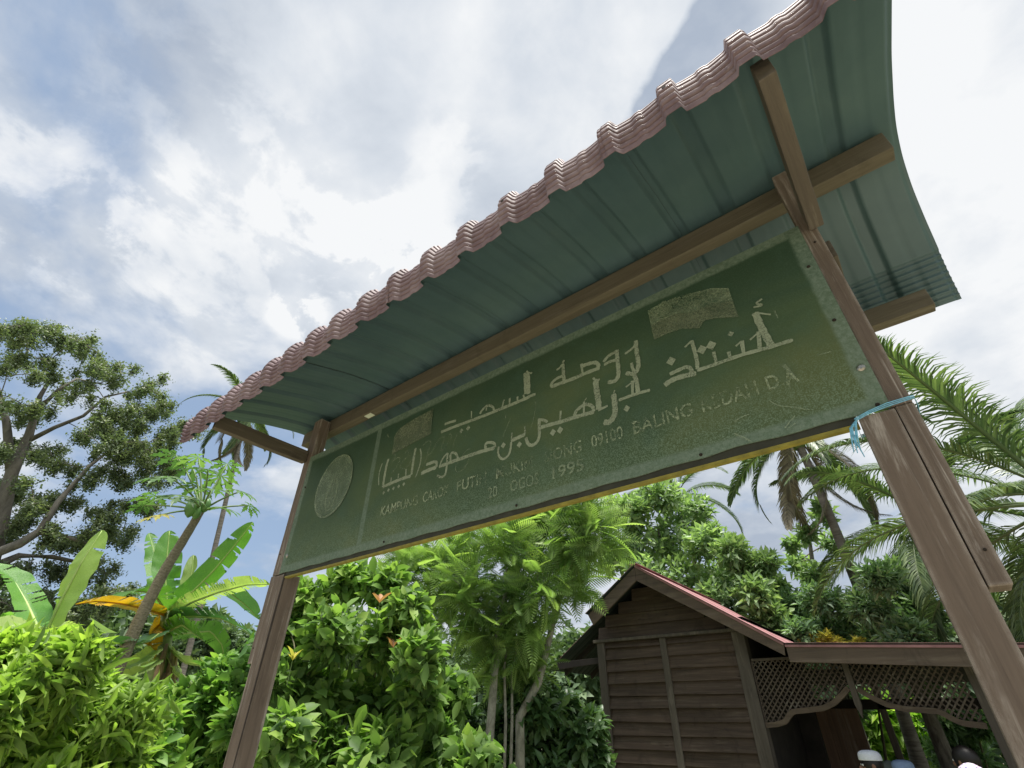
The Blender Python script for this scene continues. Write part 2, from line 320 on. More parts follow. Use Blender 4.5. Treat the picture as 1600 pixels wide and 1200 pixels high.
def tag(o, label=None, cat=None, group=None, kind=None):
    for k, v in (('label', label), ('category', cat), ('group', group), ('kind', kind)):
        if v: o[k] = v
    return o
def thing(name, label, cat, group=None, loc=None):
    o = bpy.data.objects.new(name, None); COL.objects.link(o); o.empty_display_size = .2
    return tag(o, label, cat, group)
def base_at(o, loc):
    """put the Empty at the thing's foot while its parts stay where they were built (world coordinates)"""
    loc = Vector(loc); o.location = loc
    for c in o.children: c.matrix_parent_inverse = Matrix.Translation(-loc)

# ground
mb = MB(); R = 900
mb.add([(-R, -R, 0), (R, -R, 0), (R, R, 0), (-R, R, 0)], [(0, 1, 2, 3)]); g = mb.build('ground', 'grass_ground'); g['kind'] = 'structure'
mb = MB(); n_ = 40; mb.add([(1.5+(6.5+.5*math.sin(a*3)+.3*math.sin(a*7))*math.cos(a), -3.2+(4.6+.4*math.sin(a*2+1))*math.sin(a), .004) for a in np.linspace(0, 2*math.pi, n_+1)[:-1]], [tuple(range(n_))]); g = mb.build('bounce_forecourt', 'pale_bounce_sand'); g['kind'] = 'structure'  # unseen pale ground, added to bounce light up under the roof and board

# ------------------------------------------------------------------ roofed signboard
gate = thing('roofed_signboard', 'green painted signboard under a curved maroon sheet roof on two brown timber posts', 'signboard')
def wobble_box(x0, x1, y0, y1, z0, z1, mat, name, seg=10, amp=.0012, axis=2, bevel=.003):
    """sawn timber: a box with many segments along its length and a little unevenness"""
    lo = [x0, y0, z0]; hi = [x1, y1, z1]; a, b = [i for i in range(3) if i != axis]; vs = []; fs = []
    for k in range(seg+1):
        t = k/seg; off = (random.uniform(-amp, amp), random.uniform(-amp, amp))
        for (p, q) in ((0, 0), (1, 0), (1, 1), (0, 1)):
            v = [0, 0, 0]; v[axis] = lo[axis]+(hi[axis]-lo[axis])*t
            v[a] = (lo[a], hi[a])[p]+off[0]; v[b] = (lo[b], hi[b])[q]+off[1]; vs.append(v)
    for k in range(seg):
        for i in range(4): f = (k*4+i, k*4+(i+1) % 4, k*4+4+(i+1) % 4, k*4+4+i); fs.append(f if axis != 1 else f[::-1])
    fs.append((3, 2, 1, 0) if axis != 1 else (0, 1, 2, 3)); e = seg*4; fs.append((e, e+1, e+2, e+3) if axis != 1 else (e+3, e+2, e+1, e))
    m_ = MB(); m_.add(vs, fs); return m_.build(name, mat, gate, bevel=bevel)
wobble_box(2.336, 2.403, -.003, .078, -.3, 2.096, 'post_timber', 'post')
wobble_box(-.034, .048, -.003, .078, -.3, 2.096, 'post_timber', 'post')
for zc, xs_ in ((1.80, 2.425), (1.80, -.056), (2.62, 2.418), (2.2, -.05)):
    m_ = MB(); m_.tube([(xs_, .001, zc), (xs_, -.0042 if .0 < xs_ < 2.4 else -.0022, zc)], [.003, .0026], 8); m_.build('nail_head', 'rust_hole', gate)
wobble_box(2.4055, 2.438, .000, .062, 1.742, 2.10, 'post_timber', 'side_timber', 4, .0006)
wobble_box(2.398, 2.438, .002, .062, 2.1015, 2.945, 'post_timber', 'side_timber', 8, .0006)
wobble_box(-.075, -.0365, .000, .062, 1.742, 2.10, 'post_timber', 'side_timber', 4, .0006)
wobble_box(-.072, -.003, .002, .062, 2.1015, 2.945, 'post_timber', 'side_timber', 8, .0006)
wobble_box(-.286, 2.690, .064, .114, 2.885, 2.965, 'beam_timber', 'ridge_beam', 12, .001, 0)
wobble_box(2.420, 2.456, -.485, -.002, 2.662, 2.735, 'arm_timber', 'roof_arm', 6, .001, 1)
wobble_box(-.078, -.042, -.485, -.002, 2.682, 2.75, 'arm_timber', 'roof_arm', 6, .001, 1)
wobble_box(2.420, 2.456, .064, .455, 2.60, 2.665, 'arm_timber', 'roof_arm', 6, .001, 1)
wobble_box(-.078, -.042, .064, .455, 2.60, 2.665, 'arm_timber', 'roof_arm', 6, .001, 1)
wobble_box(-.25, 2.64, .395, .435, 2.56, 2.625, 'beam_timber', 'eave_batten', 12, .001, 0)
# roof: crimp-curved tile-profile sheets
ARC = [(-.499, 2.684), (-.512, 2.735), (-.514, 2.783), (-.499, 2.822), (-.456, 2.854), (-.38, 2.884), (-.28, 2.912), (-.15, 2.948), (0, 2.975), (.10, 2.985), (.20, 2.97), (.29, 2.925), (.37, 2.852), (.43, 2.785), (.485, 2.71), (.53, 2.635)]
def spline(pts, n):
    pts = np.array(pts, float); d = np.r_[0, np.cumsum(np.linalg.norm(np.diff(pts, axis=0), axis=1))]; t = np.linspace(0, d[-1], n)
    k = 2000; tt = np.linspace(0, d[-1], k); P = np.stack([np.interp(tt, d, pts[:, i]) for i in range(pts.shape[1])], 1)
    w_ = int(k*.05) | 1; Q = P.copy(); pad = np.pad(P, ((w_, w_), (0, 0)), mode='reflect', reflect_type='odd'); ker = np.hanning(2*w_+1); ker /= ker.sum()
    for i in range(P.shape[1]): Q[:, i] = np.convolve(pad[:, i], ker, 'valid')
    return np.stack([np.interp(t, tt, Q[:, i]) for i in range(P.shape[1])], 1), d[-1]
arc, alen = spline(ARC, 2001); s0 = np.linspace(0, alen, 2001)
sarc = np.r_[np.arange(0, .175, .0019), np.arange(.175, alen-.175, .012), np.arange(alen-.175, alen-.0005, .0035), alen]; NS = len(sarc)
arc = np.stack([np.interp(sarc, s0, arc[:, i]) for i in (0, 1)], 1)
tn = np.gradient(arc, sarc, axis=0); tn /= np.linalg.norm(tn, axis=1)[:, None]; nr = np.stack([-tn[:, 1], tn[:, 0]], 1)
se = np.minimum(sarc, alen-sarc)
crimp = np.where((se > .016) & (se < .168), 1., 0)*np.clip(abs(((se-.016) % .019)/.019-.5)*-6+2.55, 0, 1)
crimp = (crimp+np.where(se <= .016, 1, 0))*.0070
PITCHX = .163; X0R = 2.416
def prof(x):
    """height of the sheet over its flat: high rib every pitch, a low swage in the middle"""
    u = (x-X0R) % PITCHX; u = np.minimum(u, PITCHX-u)
    rib = np.clip((.025-u)/.007, 0, 1); rib = rib*rib*(3-2*rib)
    mid = np.clip((.013-abs(u-PITCHX/2))/.006, 0, 1)*.004
    pan = -.0055*np.sin(np.pi*np.clip((u-.027)/(PITCHX/2-.027), 0, 1)*.5)
    return rib, mid, pan
edges = [-.335, .46, 1.272, 2.087, 2.735]
for k in range(4):
    xs = [edges[k]-(.004 if k else 0)]
    xs += list(np.arange(edges[k]+.003, edges[k+1], .0055))+[edges[k+1]]
    xs = np.array(xs); jit = random.uniform(-.004, .004); lift = .0016*(k % 2)
    pr_, md_, pn_ = prof(xs); ew = np.clip((.20-se)/.12, 0, 1)[None, :]
    h = pr_[:, None]*(.014+.009*ew)+md_[:, None]*(.3+.7*ew)+pn_[:, None]*ew+crimp[None, :]*(1+.0*xs[:, None])+lift
    wav = .0025*np.sin(xs*7+k)[:, None]*np.clip(1-se/.1, 0, 1)[None, :]; h = h+wav
    Y_ = arc[None, :, 0]+nr[None, :, 0]*h; Z_ = arc[None, :, 1]+nr[None, :, 1]*h
    e0 = np.zeros(NS); e0[:1] = 1
    Y2 = Y_-nr[None, :, 0]*.0011; Z2 = Z_-nr[None, :, 1]*.0011
    Xg = np.repeat(xs[:, None], NS, 1)
    top = np.stack([Xg, Y_, Z_], -1).reshape(-1, 3); bot = np.stack([Xg, Y2, Z2], -1).reshape(-1, 3)
    nx = len(xs); i, j = np.meshgrid(np.arange(nx-1), np.arange(NS-1), indexing='ij'); a = (i*NS+j).ravel()
    ft = np.stack([a, a+NS, a+NS+1, a+1], 1); T = nx*NS; fb = np.stack([a, a+1, a+NS+1, a+NS], 1)+T
    es = []
    for jj in (0, NS-1):
        b_ = np.arange(nx-1)*NS+jj; es.append(np.stack([b_, b_+T, b_+NS+T, b_+NS], 1) if jj == 0 else np.stack([b_, b_+NS, b_+NS+T, b_+T], 1))
    for ii in (0, nx-1):
        b_ = ii*NS+np.arange(NS-1); es.append(np.stack([b_, b_+1, b_+1+T, b_+T], 1) if ii == 0 else np.stack([b_, b_+T, b_+1+T, b_+1], 1))
    F = np.concatenate([ft, fb]+es); mi = np.r_[np.zeros(len(ft)), np.ones(len(fb)), np.zeros(sum(map(len, es)))]
    me = mesh_np('roof_sheet', np.r_[top, bot], [F], ['roof_maroon', 'roof_teal'], matidx=mi, smooth=False)
    link('roof_sheet', me, gate)
# fixings along the ridge beam line and the back batten, seen as dark spots below
for k_, xr in enumerate(np.arange(-.19, 2.7, .326)):
    m_ = MB(); m_.tube([(xr+.02, .13, 2.976), (xr+.02, .13, 2.962)], [.006, .004], 6); m_.build('roofing_screw', 'rust_hole', gate)
# roofing screws on the ribs at the front eave
for xr in (2.253, 1.764, 1.112, .46):
    m_ = MB(); j = 45; y, z = arc[j, 0]+nr[j, 0]*.026, arc[j, 1]+nr[j, 1]*.026; d_ = np.array([0, nr[j, 0], nr[j, 1]])
    m_.tube([(xr, y, z), np.array([xr, y, z])+d_*.006], [.007, .005], 6); m_.build('roofing_screw', 'rust_hole', gate)
# board
mb = MB(); nxs = 90; low = [2.1+.0016*math.sin(i*.9)+.0012*random.random()+(.004*math.exp(-((i-79)/4.)**2)) for i in range(nxs+1)]
for i in range(nxs):
    xa, xb = 2.4*i/nxs, 2.4*(i+1)/nxs
    mb.add([(xa, -.004, low[i]), (xb, -.004, low[i+1]), (xb, -.004, 2.7), (xa, -.004, 2.7), (xa, -.0002, low[i]), (xb, -.0002, low[i+1]), (xb, -.0002, 2.7), (xa, -.0002, 2.7)],
           [(0, 1, 2, 3), (7, 6, 5, 4), (4, 5, 1, 0), (3, 2, 6, 7)]+([(4, 0, 3, 7)] if i == 0 else [])+([(1, 5, 6, 2)] if i == nxs-1 else []))
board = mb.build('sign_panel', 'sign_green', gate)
mb = MB(); mb.box(.050, 2.334, .001, .017, 2.0845, 2.135); mb.box(.05, 2.334, .001, .034, 2.665, 2.699); mb.build('frame_batten', 'dark_edge', gate)
mb = MB(); mb.box(.050, 2.334, .0005, .018, 2.077, 2.0842); mb.build('frame_trim', 'yellow_paint', gate)
for x, z, mt in ((2.383, 2.209, 'screw_metal'), (2.380, 2.545, 'rust_hole'), (2.380, 2.112, 'rust_hole'), (2.378, 2.356, 'rust_hole'), (1.995, 2.110, 'rust_hole'), (.030, 2.178, 'screw_metal'), (.03, 2.52, 'rust_hole'), (1.40, 2.112, 'rust_hole'), (.75, 2.114, 'rust_hole')):
    m_ = MB(); r = .009 if mt == 'screw_metal' else .0045
    m_.tube([(x, -.0041, z), (x, -.0055, z), (x, -.0085, z)], [r, r*.95, r*.5], 12); m_.build('screw', mt, board)
STROKES={
 'libya':[(60,[(650,2476),(639,2442),(642,2405),(652,2373)]),(130,[(689,2486),(681,2448),(682,2383),(682,2357)]),(140,[(682,2357),(731,2360),(791,2363),(857,2360)]),(100,[(731,2387),(732,2364)]),(100,[(776,2392),(777,2372)]),(120,[(820,2400),(826,2365)]),(130,[(864,2484),(860,2438),(860,2398),(860,2364)]),(60,[(893,2472),(906,2442),(907,2401),(897,2370),(887,2345)])],
 'mahmud':[(160,[(919,2353),(955,2357),(1005,2356)]),(130,[(943,2385),(1005,2384),(1005,2356)]),(140,[(1019,2354),(1085,2355),(1151,2354),(1212,2354),(1256,2351),(1301,2347)]),(100,[(1061,2400),(1061,2367),(1063,2335),(1060,2309),(1040,2303),(1014,2319)]),(80,[(1023,2354),(1033,2384),(1061,2400)]),(100,[(1081,2362),(1076,2398),(1108,2386),(1121,2358)]),(110,[(1259,2352),(1254,2384),(1300,2369),(1304,2349)])],
 'script':[(28,[(1140,2365),(1159,2381),(1184,2383)]),(28,[(1170,2367),(1178,2341),(1173,2324),(1152,2304),(1127,2299),(1111,2311),(1111,2329),(1122,2349)]),(28,[(907,2479),(933,2495),(953,2488),(958,2469),(941,2442),(948,2425),(963,2424),(978,2445),(996,2474),(1020,2488),(1035,2479),(1034,2462),(1019,2435),(1025,2422),(1039,2421),(1057,2443),(1073,2464),(1076,2477),(1063,2485),(1052,2476)]),(28,[(712,2494),(728,2499),(737,2487),(723,2467)]),(28,[(715,2457),(742,2473),(768,2471),(772,2452),(755,2433),(730,2408)]),(28,[(871,2452),(845,2425),(818,2404),(789,2408),(779,2426),(793,2446),(823,2458),(845,2466)]),(28,[(821,2467),(820,2492),(798,2480)]),(28,[(1103,2476),(1106,2458),(1090,2433),(1091,2418)]),(28,[(1139,2456),(1156,2444)]),(28,[(948,2425),(936,2404),(923,2374)]),(25,[(1374,2445),(1358,2416),(1336,2374)]),(30,[(1486,2477),(1481,2429),(1472,2397),(1463,2369)]),(50,[(1352,2464),(1349,2451)])],
 'shahid':[(130,[(1010,2509),(1068,2509),(1138,2506),(1205,2503),(1270,2501),(1329,2501),(1393,2500),(1460,2501)]),(120,[(1437,2500),(1460,2504),(1485,2502)]),(110,[(1028,2540),(1057,2539),(1093,2534)]),(90,[(1175,2549),(1178,2513)]),(100,[(1221,2518),(1233,2533),(1258,2544),(1285,2528),(1295,2504)]),(100,[(1255,2545),(1253,2520)]),(120,[(1341,2535),(1332,2507)]),(140,[(1368,2532),(1367,2502)]),(120,[(1404,2524),(1405,2499)]),(120,[(1431,2521),(1437,2502)]),(170,[(1452,2610),(1455,2559),(1454,2515)]),(80,[(1447,2621),(1455,2607),(1473,2600)]),(120,[(1438,2616),(1440,2566),(1441,2520)])],
 'bin':[(90,[(1377,2346),(1376,2324),(1370,2301),(1352,2289),(1335,2292),(1321,2311),(1318,2329),(1322,2345)]),(140,[(1377,2351),(1408,2353),(1438,2355)]),(90,[(1381,2382),(1377,2351)]),(90,[(1437,2388),(1438,2355)])],
 'ibrahim':[(120,[(1498,2389),(1498,2357),(1498,2333),(1494,2317),(1483,2306),(1464,2303),(1449,2315),(1441,2342)]),(140,[(1498,2360),(1542,2357),(1592,2352),(1636,2351),(1676,2347),(1709,2345)]),(100,[(1493,2393),(1517,2385),(1532,2370)]),(130,[(1587,2394),(1582,2362)]),(120,[(1637,2356),(1643,2371),(1663,2381),(1680,2384),(1700,2373),(1710,2353),(1702,2347)]),(120,[(1676,2395),(1672,2353)]),(60,[(1687,2405),(1676,2395)]),(100,[(1637,2356),(1665,2350)]),(200,[(1725,2457),(1725,2414),(1727,2382),(1726,2347)]),(80,[(1717,2471),(1725,2458),(1741,2454)]),(130,[(1723,2345),(1757,2348)]),(180,[(1781,2382),(1781,2349),(1779,2316),(1770,2299),(1754,2289),(1737,2297)]),(60,[(1787,2394),(1780,2380)]),(140,[(1857,2420),(1861,2397),(1860,2371),(1860,2350)]),(140,[(1848,2403),(1842,2355)]),(80,[(1824,2389),(1847,2398)]),(100,[(1795,2353),(1833,2353),(1868,2352),(1897,2348)])],
 'raudah':[(110,[(1556,2503),(1552,2513),(1563,2524),(1582,2530),(1603,2529)]),(140,[(1554,2504),(1602,2502),(1653,2499),(1690,2501),(1746,2499)]),(130,[(1606,2580),(1607,2541),(1607,2500)]),(80,[(1579,2564),(1598,2570),(1613,2594)]),(130,[(1679,2546),(1681,2507)]),(140,[(1679,2535),(1706,2534),(1737,2527),(1744,2503)]),(140,[(1813,2541),(1810,2501),(1809,2461),(1806,2437),(1791,2424),(1767,2432)]),(110,[(1761,2515),(1781,2532),(1812,2535)]),(110,[(1762,2503),(1784,2507),(1806,2502)]),(140,[(1881,2545),(1877,2501),(1878,2458),(1871,2433),(1855,2424),(1831,2439)]),(80,[(1838,2511),(1867,2520),(1879,2531)]),(100,[(1855,2468),(1855,2440),(1868,2424)])],
 'ustaz':[(160,[(1942,2346),(1961,2354),(1991,2355),(2035,2347)]),(120,[(1963,2376),(1991,2379),(2017,2380),(2026,2363),(2021,2350)]),(110,[(2045,2461),(2046,2426),(2046,2389),(2041,2359)]),(100,[(2022,2446),(2044,2459)]),(110,[(2039,2355),(2093,2353),(2162,2353),(2215,2345),(2282,2341)]),(130,[(2094,2395),(2093,2353)]),(130,[(2131,2377),(2130,2356)]),(160,[(2170,2395),(2165,2352)]),(80,[(2152,2385),(2170,2395)]),(180,[(2216,2404),(2205,2352)]),(80,[(2190,2388),(2215,2401)]),(180,[(2224,2467),(2225,2416),(2229,2376),(2232,2343)]),(80,[(2224,2467),(2257,2441)]),(60,[(2252,2502),(2231,2496),(2252,2479),(2225,2486)])],
 'scratch':[(50,[(2269,2447),(2269,2422)]),(90,[(2242,2280),(2249,2255),(2253,2232)]),(90,[(2240,2234),(2236,2211)]),(80,[(2316,2275),(2346,2272)]),(30,[(2187,2195),(2199,2177),(2229,2162),(2259,2143)]),(40,[(2225,2139),(2197,2116)]),(40,[(2225,2122),(2201,2113)]),(40,[(2087,2139),(2101,2126),(2119,2107)]),(30,[(2095,2169),(2108,2176),(2132,2178)]),(60,[(655,2618),(669,2597)]),(40,[(363,2133),(355,2112)])],
}
DIAMONDS={
 'libya':[(13,695,2328),(13,725,2332),(13,757,2332),(13,789,2332),(13,820,2334)],
 'shahid':[(17,1128,2475),(17,1164,2475)],
 'bin':[(18,1342,2344),(18,1413,2324)],
 'ibrahim':[(20,1552,2324),(20,1580,2323),(18,1817,2315)],
 'ustaz':[(24,1975,2418),(24,2066,2416),(24,2093,2418),(14,2150,2430)],
}
FLAGS={
 'flag':[(1938,2577),(1974,2587),(2020,2579),(2072,2557),(2126,2559),(2182,2537),(2182,2475),(2127,2501),(2094,2510),(2076,2490),(2026,2515),(1982,2519),(1940,2517)],
 'flagfaint':[(1938,2639),(1993,2648),(2069,2634),(2139,2615),(2182,2588),(2182,2537),(2126,2559),(2072,2557),(2020,2579),(1938,2577)],
 'flagleft':[(710,2590),(736,2618),(828,2635),(948,2642),(955,2520),(843,2511),(714,2500)],
}
def ribbon(mb, pts, w, y, taper=True):
    P = np.array(pts, float)/1000.
    if len(P) > 2:       # soften corners (Chaikin)
        for _ in range(2):
            Q = [P[0]]
            for a, b in zip(P[:-1], P[1:]): Q += [a*.75+b*.25, a*.25+b*.75]
            P = np.array(Q+[P[-1]])
    t = np.gradient(P, axis=0); t /= np.linalg.norm(t, axis=1)[:, None]+1e-9; n_ = np.stack([-t[:, 1], t[:, 0]], 1)
    k = len(P); ww = np.full(k, w/2)*(1+.12*np.sin(np.arange(k)*2.1+pts[0][0]))
    ww[0] *= .7; ww[-1] *= .55
    A = P+n_*ww[:, None]; B = P-n_*ww[:, None]
    vs = [(a[0], y, a[1]) for a in A]+[(b[0], y, b[1]) for b in B]
    mb.add(vs, [(i, i+k, i+k+1, i+1) for i in range(k-1)])
yy = [-.00425]
def ny(): yy[0] -= .000035; return yy[0]
wn = dict(libya='worn_letter', mahmud='worn_letter', shahid='worn_letter', bin='worn_letter', ibrahim='worn_letter', raudah='worn_letter', ustaz='worn_letter', script='worn_faint', scratch='worn_faint')
for k, ss in STROKES.items():
    if k == 'scratch':
        for w_, pts in ss: mb = MB(); ribbon(mb, pts, w_/10000., ny()); mb.build('scratch', 'worn_faint', board)
        continue
    mb = MB()
    for w_, pts in ss: ribbon(mb, pts, w_/10000., ny())
    for w_, x, z in DIAMONDS.get(k, []):
        r = w_/1000.*.62; y = ny(); mb.add([(x/1000.-r, y, z/1000.), (x/1000., y, z/1000.-r*1.1), (x/1000.+r, y, z/1000.), (x/1000., y, z/1000.+r*1.1)], [(0, 1, 2, 3)])
    mb.build('scratch' if k == 'scratch' else 'lettering', wn[k], board)
for k, pts in FLAGS.items():
    mb = MB(); y = ny(); mb.add([(a/1000., y, b/1000.) for a, b in pts], [tuple(range(len(pts)))]); mb.build('painted_flag', 'worn_faint' if 'faint' in k else 'worn_flag', board)
mb = MB(); y = ny(); mb.add([(.298+.142*math.cos(a), y, 2.462+.157*math.sin(a)) for a in np.linspace(0, 2*math.pi, 49)[:-1]], [tuple(range(48))[::-1]]); em = mb.build('round_emblem', 'worn_emblem', board)
mb = MB(); y = ny()
ring = lambda r0, r1, y: mb.add([(.298+.142*r*math.cos(a), y, 2.462+.157*r*math.sin(a)) for r in (r0, r1) for a in np.linspace(0, 2*math.pi, 49)[:-1]], [(i, (i+1) % 48, 48+(i+1) % 48, 48+i)[::-1] for i in range(48)])
ring(.93, 1.0, ny()); 
for s in (-1, 1): ribbon(mb, [(298+s*10, 2330), (298+s*34, 2372), (298+s*42, 2420), (298+s*28, 2468), (298+s*16, 2500)], .007, ny())
ribbon(mb, [(284, 2345), (298, 2336), (312, 2345)], .006, ny()); ribbon(mb, [(298, 2350), (300, 2420), (296, 2520)], .004, ny()); ribbon(mb, [(262, 2405), (298, 2392), (334, 2405)], .005, ny())
mb.build('emblem_line', 'worn_faint', board)
def text(words, z, size, mat, xs):
    for wd, x0, x1 in words:
        cu = bpy.data.curves.new('txt', 'FONT'); cu.body = wd; cu.size = 1; cu.resolution_u = 3; cu.offset = .012
        to = bpy.data.objects.new('txt', cu); COL.objects.link(to); bpy.context.view_layer.update()
        me = bpy.data.meshes.new_from_object(to.evaluated_get(bpy.context.evaluated_depsgraph_get())); bpy.data.objects.remove(to)
        co_ = np.array([v.co[:] for v in me.vertices]); mn, mx = co_.min(0), co_.max(0); y = ny()
        sc = (x1-x0)/(mx[0]-mn[0]); sz = size/(mx[1]-mn[1])
        for v in me.vertices: v.co = (x0+(v.co[0]-mn[0])*sc, y, z+(v.co[1]-mn[1])*sz)
        me.name = 'lettering'; me.materials.clear(); me.materials.append(MAT[mat]); link('lettering', me, board)
text([('KAMPUNG', .704, .925), ('CAROK', .952, 1.090), ('PUTIH', 1.130, 1.270), ('MUKIM', 1.315, 1.470), ('SIONG', 1.518, 1.655), ('09100', 1.690, 1.795), ('BALING', 1.828, 2.002), ('KEDAH', 2.028, 2.170), ('D.A', 2.192, 2.262)], 2.222, .042, 'worn_latin', None)
text([('20', 1.282, 1.322), ('OGOS', 1.378, 1.492), ('1995', 1.545, 1.658)], 2.160, .040, 'worn_faint', None)
base_at(gate, (1.2, .04, 0))
# pale sticker under the ridge beam and the plastic cord round the post
st = MB(); st.box(.300, .355, .074, .104, 2.8825, 2.8838); tag(st.build('paper_sticker', 'sticker'), 'small pale paper tag stuck beneath the ridge beam near its left end', 'sticker')
cord = thing('plastic_cord', 'thin blue plastic cord tied round the right post with a frayed hanging end', 'cord')
mb = MB()
for k in range(3):
    z0 = 2.0985+.0028*k
    loop = [(2.331, -.010, z0-.012), (2.36, -.0115, z0-.004), (2.395, -.0125, z0+.001*k), (2.4415, -.010, z0+.004), (2.4455, .03, z0+.004), (2.4445, .068, z0), (2.40, .086, z0-.002), (2.33, .086, z0-.01), (2.330, .03, z0-.012), (2.331, -.010, z0-.012)]
    mb.tube(loop, .0011, 5, cap=False)
mb.build('cord_loop', 'blue_cord', cord)
mb = MB()
for k in range(6):
    x = 2.322+random.uniform(-.006, .006); L = random.uniform(.035, .075); sw = random.uniform(-.012, .012)
    mb.tube([(2.331, -.012, 2.085), (x, -.014, 2.072), (x-.006+sw*.4, -.014, 2.072-L*.5), (x-.010+sw, -.012+random.uniform(-.01, .01), 2.072-L)], [.0022, .0018, .0016, .0009], 4)
mb.build('frayed_end', 'blue_cord', cord); base_at(cord, (2.37, .03, 2.09))
# ------------------------------------------------------------------ timber house
house = thing('timber_house', 'dark plank house with a gable and red sheet roof beyond the right post', 'house')
YF = 6.0
def hb(name, mat, *bxs, bevel=.004, parent=house):
    m_ = MB()
    for b in bxs: m_.box(*b)
    return m_.build(name, mat, parent, bevel=bevel)
hb('corner_post', 'house_post_wood', (-1.73, -1.61, YF-.05, YF+.07, 0, 2.506))
hb('corner_post', 'house_post_wood', (.225, .375, YF-.05, YF+.10, 0, 2.506))
hb('wall_batten', 'house_post_wood', (-.752, -.662, YF-.045, YF-.008, .3, 2.506))
hb('cornice', 'house_post_wood', (-1.78, .43, YF-.075, YF-.005, 2.508, 2.546))
def board_(x0, x1, z0, z1, yb=YF, name='siding_board', poly=None):
    # clapboard: foot stands proud, head tucked under the one above
    j = random.uniform(-.008, .008); f = .042+j; t = .004
    m_ = MB(); s = random.uniform(-.006, .006)
    m_.hexa([(x0, yb-f, z0+s), (x1, yb-f, z0-s), (x1, yb+.0, z0-s), (x0, yb, z0+s), (x0, yb-t, z1+.012+s), (x1, yb-t, z1+.012-s), (x1, yb+.0, z1+.012-s), (x0, yb, z1+.012+s)])
    return m_.build(name, 'siding_wood', house)
z = 2.502; k = 0
while z > .3:
    h = .1465+random.uniform(-.004, .004)
    if k == 0: h = .075
    board_(-1.608, -.754, z-h, z-.003); board_(-.660, .223, z-h+.004, z+.001); z -= h; k += 1
# gable boards clipped by the roof slopes
RP = (-.84, 3.30)
def roofz(x): return 3.30-.66*abs(x-RP[0])
z = 2.55
while z < 3.2:
    h = .16; x0 = RP[0]-(RP[1]-z-h)/.66; x1 = RP[0]+(RP[1]-z-h)/.66
    if x1-x0 > .12: board_(max(x0-.1, -1.72), min(x1+.1, .37), z, z+h-.003, YF+.04)
    z += h
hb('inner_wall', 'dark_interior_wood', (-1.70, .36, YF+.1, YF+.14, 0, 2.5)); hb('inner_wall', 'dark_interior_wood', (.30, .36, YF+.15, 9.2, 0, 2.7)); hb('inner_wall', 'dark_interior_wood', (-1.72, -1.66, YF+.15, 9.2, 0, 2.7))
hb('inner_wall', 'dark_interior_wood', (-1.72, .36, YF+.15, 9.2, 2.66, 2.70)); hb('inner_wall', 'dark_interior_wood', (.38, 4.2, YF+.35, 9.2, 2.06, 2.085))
# barge boards (front face at y = 5.66)
YB = 5.66
def slat_poly(name, pts, y0, y1, mat): m_ = MB(); m_.prism(pts, y0, y1); return m_.build(name, mat, house, bevel=.003)
slat_poly('barge_board', [(-.836, 3.217), (.850, 2.183), (.872, 2.292), (-.836, 3.410)][::-1], YB, YB+.03, 'fascia_wood')
slat_poly('barge_board', [(-.840, 3.217), (-.840, 3.405), (-1.675, 2.845), (-1.60, 2.700)][::-1], YB, YB+.03, 'fascia_wood')
slat_poly('fascia_board', [(.884, 2.118), (4.4, 1.86), (4.4, 2.045), (.888, 2.277)][::-1], YB-.008, YB+.025, 'fascia_wood')
slat_poly('eave_board', [(-2.50, 2.20), (-1.62, 2.26), (-1.62, 2.33), (-2.50, 2.30)][::-1], 6.02, 6.05, 'dark_interior_wood')
slat_poly('edge_flashing', [(.880, 2.266), (4.42, 2.034), (4.42, 2.062), (.880, 2.292)][::-1], YB-.020, YB-.009, 'house_roof_red')
slat_poly('edge_flashing', [(-.836, 3.402), (.866, 2.282), (.872, 2.312), (-.836, 3.434)][::-1], YB-.012, YB-.001, 'house_roof_red')
# roof sheets: separate corrugated pieces
def rsheet(xa, za, xb, zb, y0, y1, name='roof_sheet', n=None, parent=house):
    L = y1-y0; n = max(2, int(L/.035)); m_ = MB(); d = np.array([xb-xa, zb-za]); d /= np.linalg.norm(d); nn = np.array([-d[1], d[0]]); nn = nn if nn[1] > 0 else -nn
    vs = []
    for i in range(n+1):
        y = y0+L*i/n; h = .009*(1 if i % 4 == 0 else 0)
        for (x, z_) in ((xa, za), (xb, zb)):
            vs.append((x+nn[0]*h, y, z_+nn[1]*h)); vs.append((x+nn[0]*(h-.004), y, z_+nn[1]*(h-.004)))
    up, dn, ed = [], [], []
    for i in range(n):
        a = i*4; b = a+4
        q = (a, a+2, b+2, b); up.append(q if xb > xa else q[::-1]); q = (a+1, b+1, b+3, a+3); dn.append(q if xb > xa else q[::-1])
        ed += [(a, b, b+1, a+1), (a+2, a+3, b+3, b+2)]
    ed += [(0, 1, 3, 2), (n*4, n*4+2, n*4+3, n*4+1)]
    m_.add(vs, up, 0); o = len(vs); m_.f += dn; m_.m += [1]*len(dn); m_.f += ed; m_.m += [0]*len(ed)
    return m_.build(name, ['house_roof_red', 'house_roof_under'], parent)
for k in range(5):
    y0 = YB-.03+k*.78
    rsheet(-.838, 3.43+.003*(k % 2), .895, 2.295+.003*(k % 2), y0, y0+.80)
    if k == 0: rsheet(-.842, 3.425, -1.70, 2.858, y0, y0+.42); rsheet(-.842, 3.429, -2.66, 2.205, y0+.41, y0+.80)
    else: rsheet(-.842, 3.425+.003*(k % 2), -2.66, 2.205+.003*(k % 2), y0, y0+.80)
for k in range(5): rsheet(.885, 2.300+.003*(k % 2), 4.5, 2.060+.003*(k % 2), YB-.035+k*.78, YB-.035+k*.78+.80, name='verandah_roof_sheet')
hb('ridge_cap', 'house_roof_red', (-.90, -.78, YB-.03, 9.5, 3.437, 3.447))
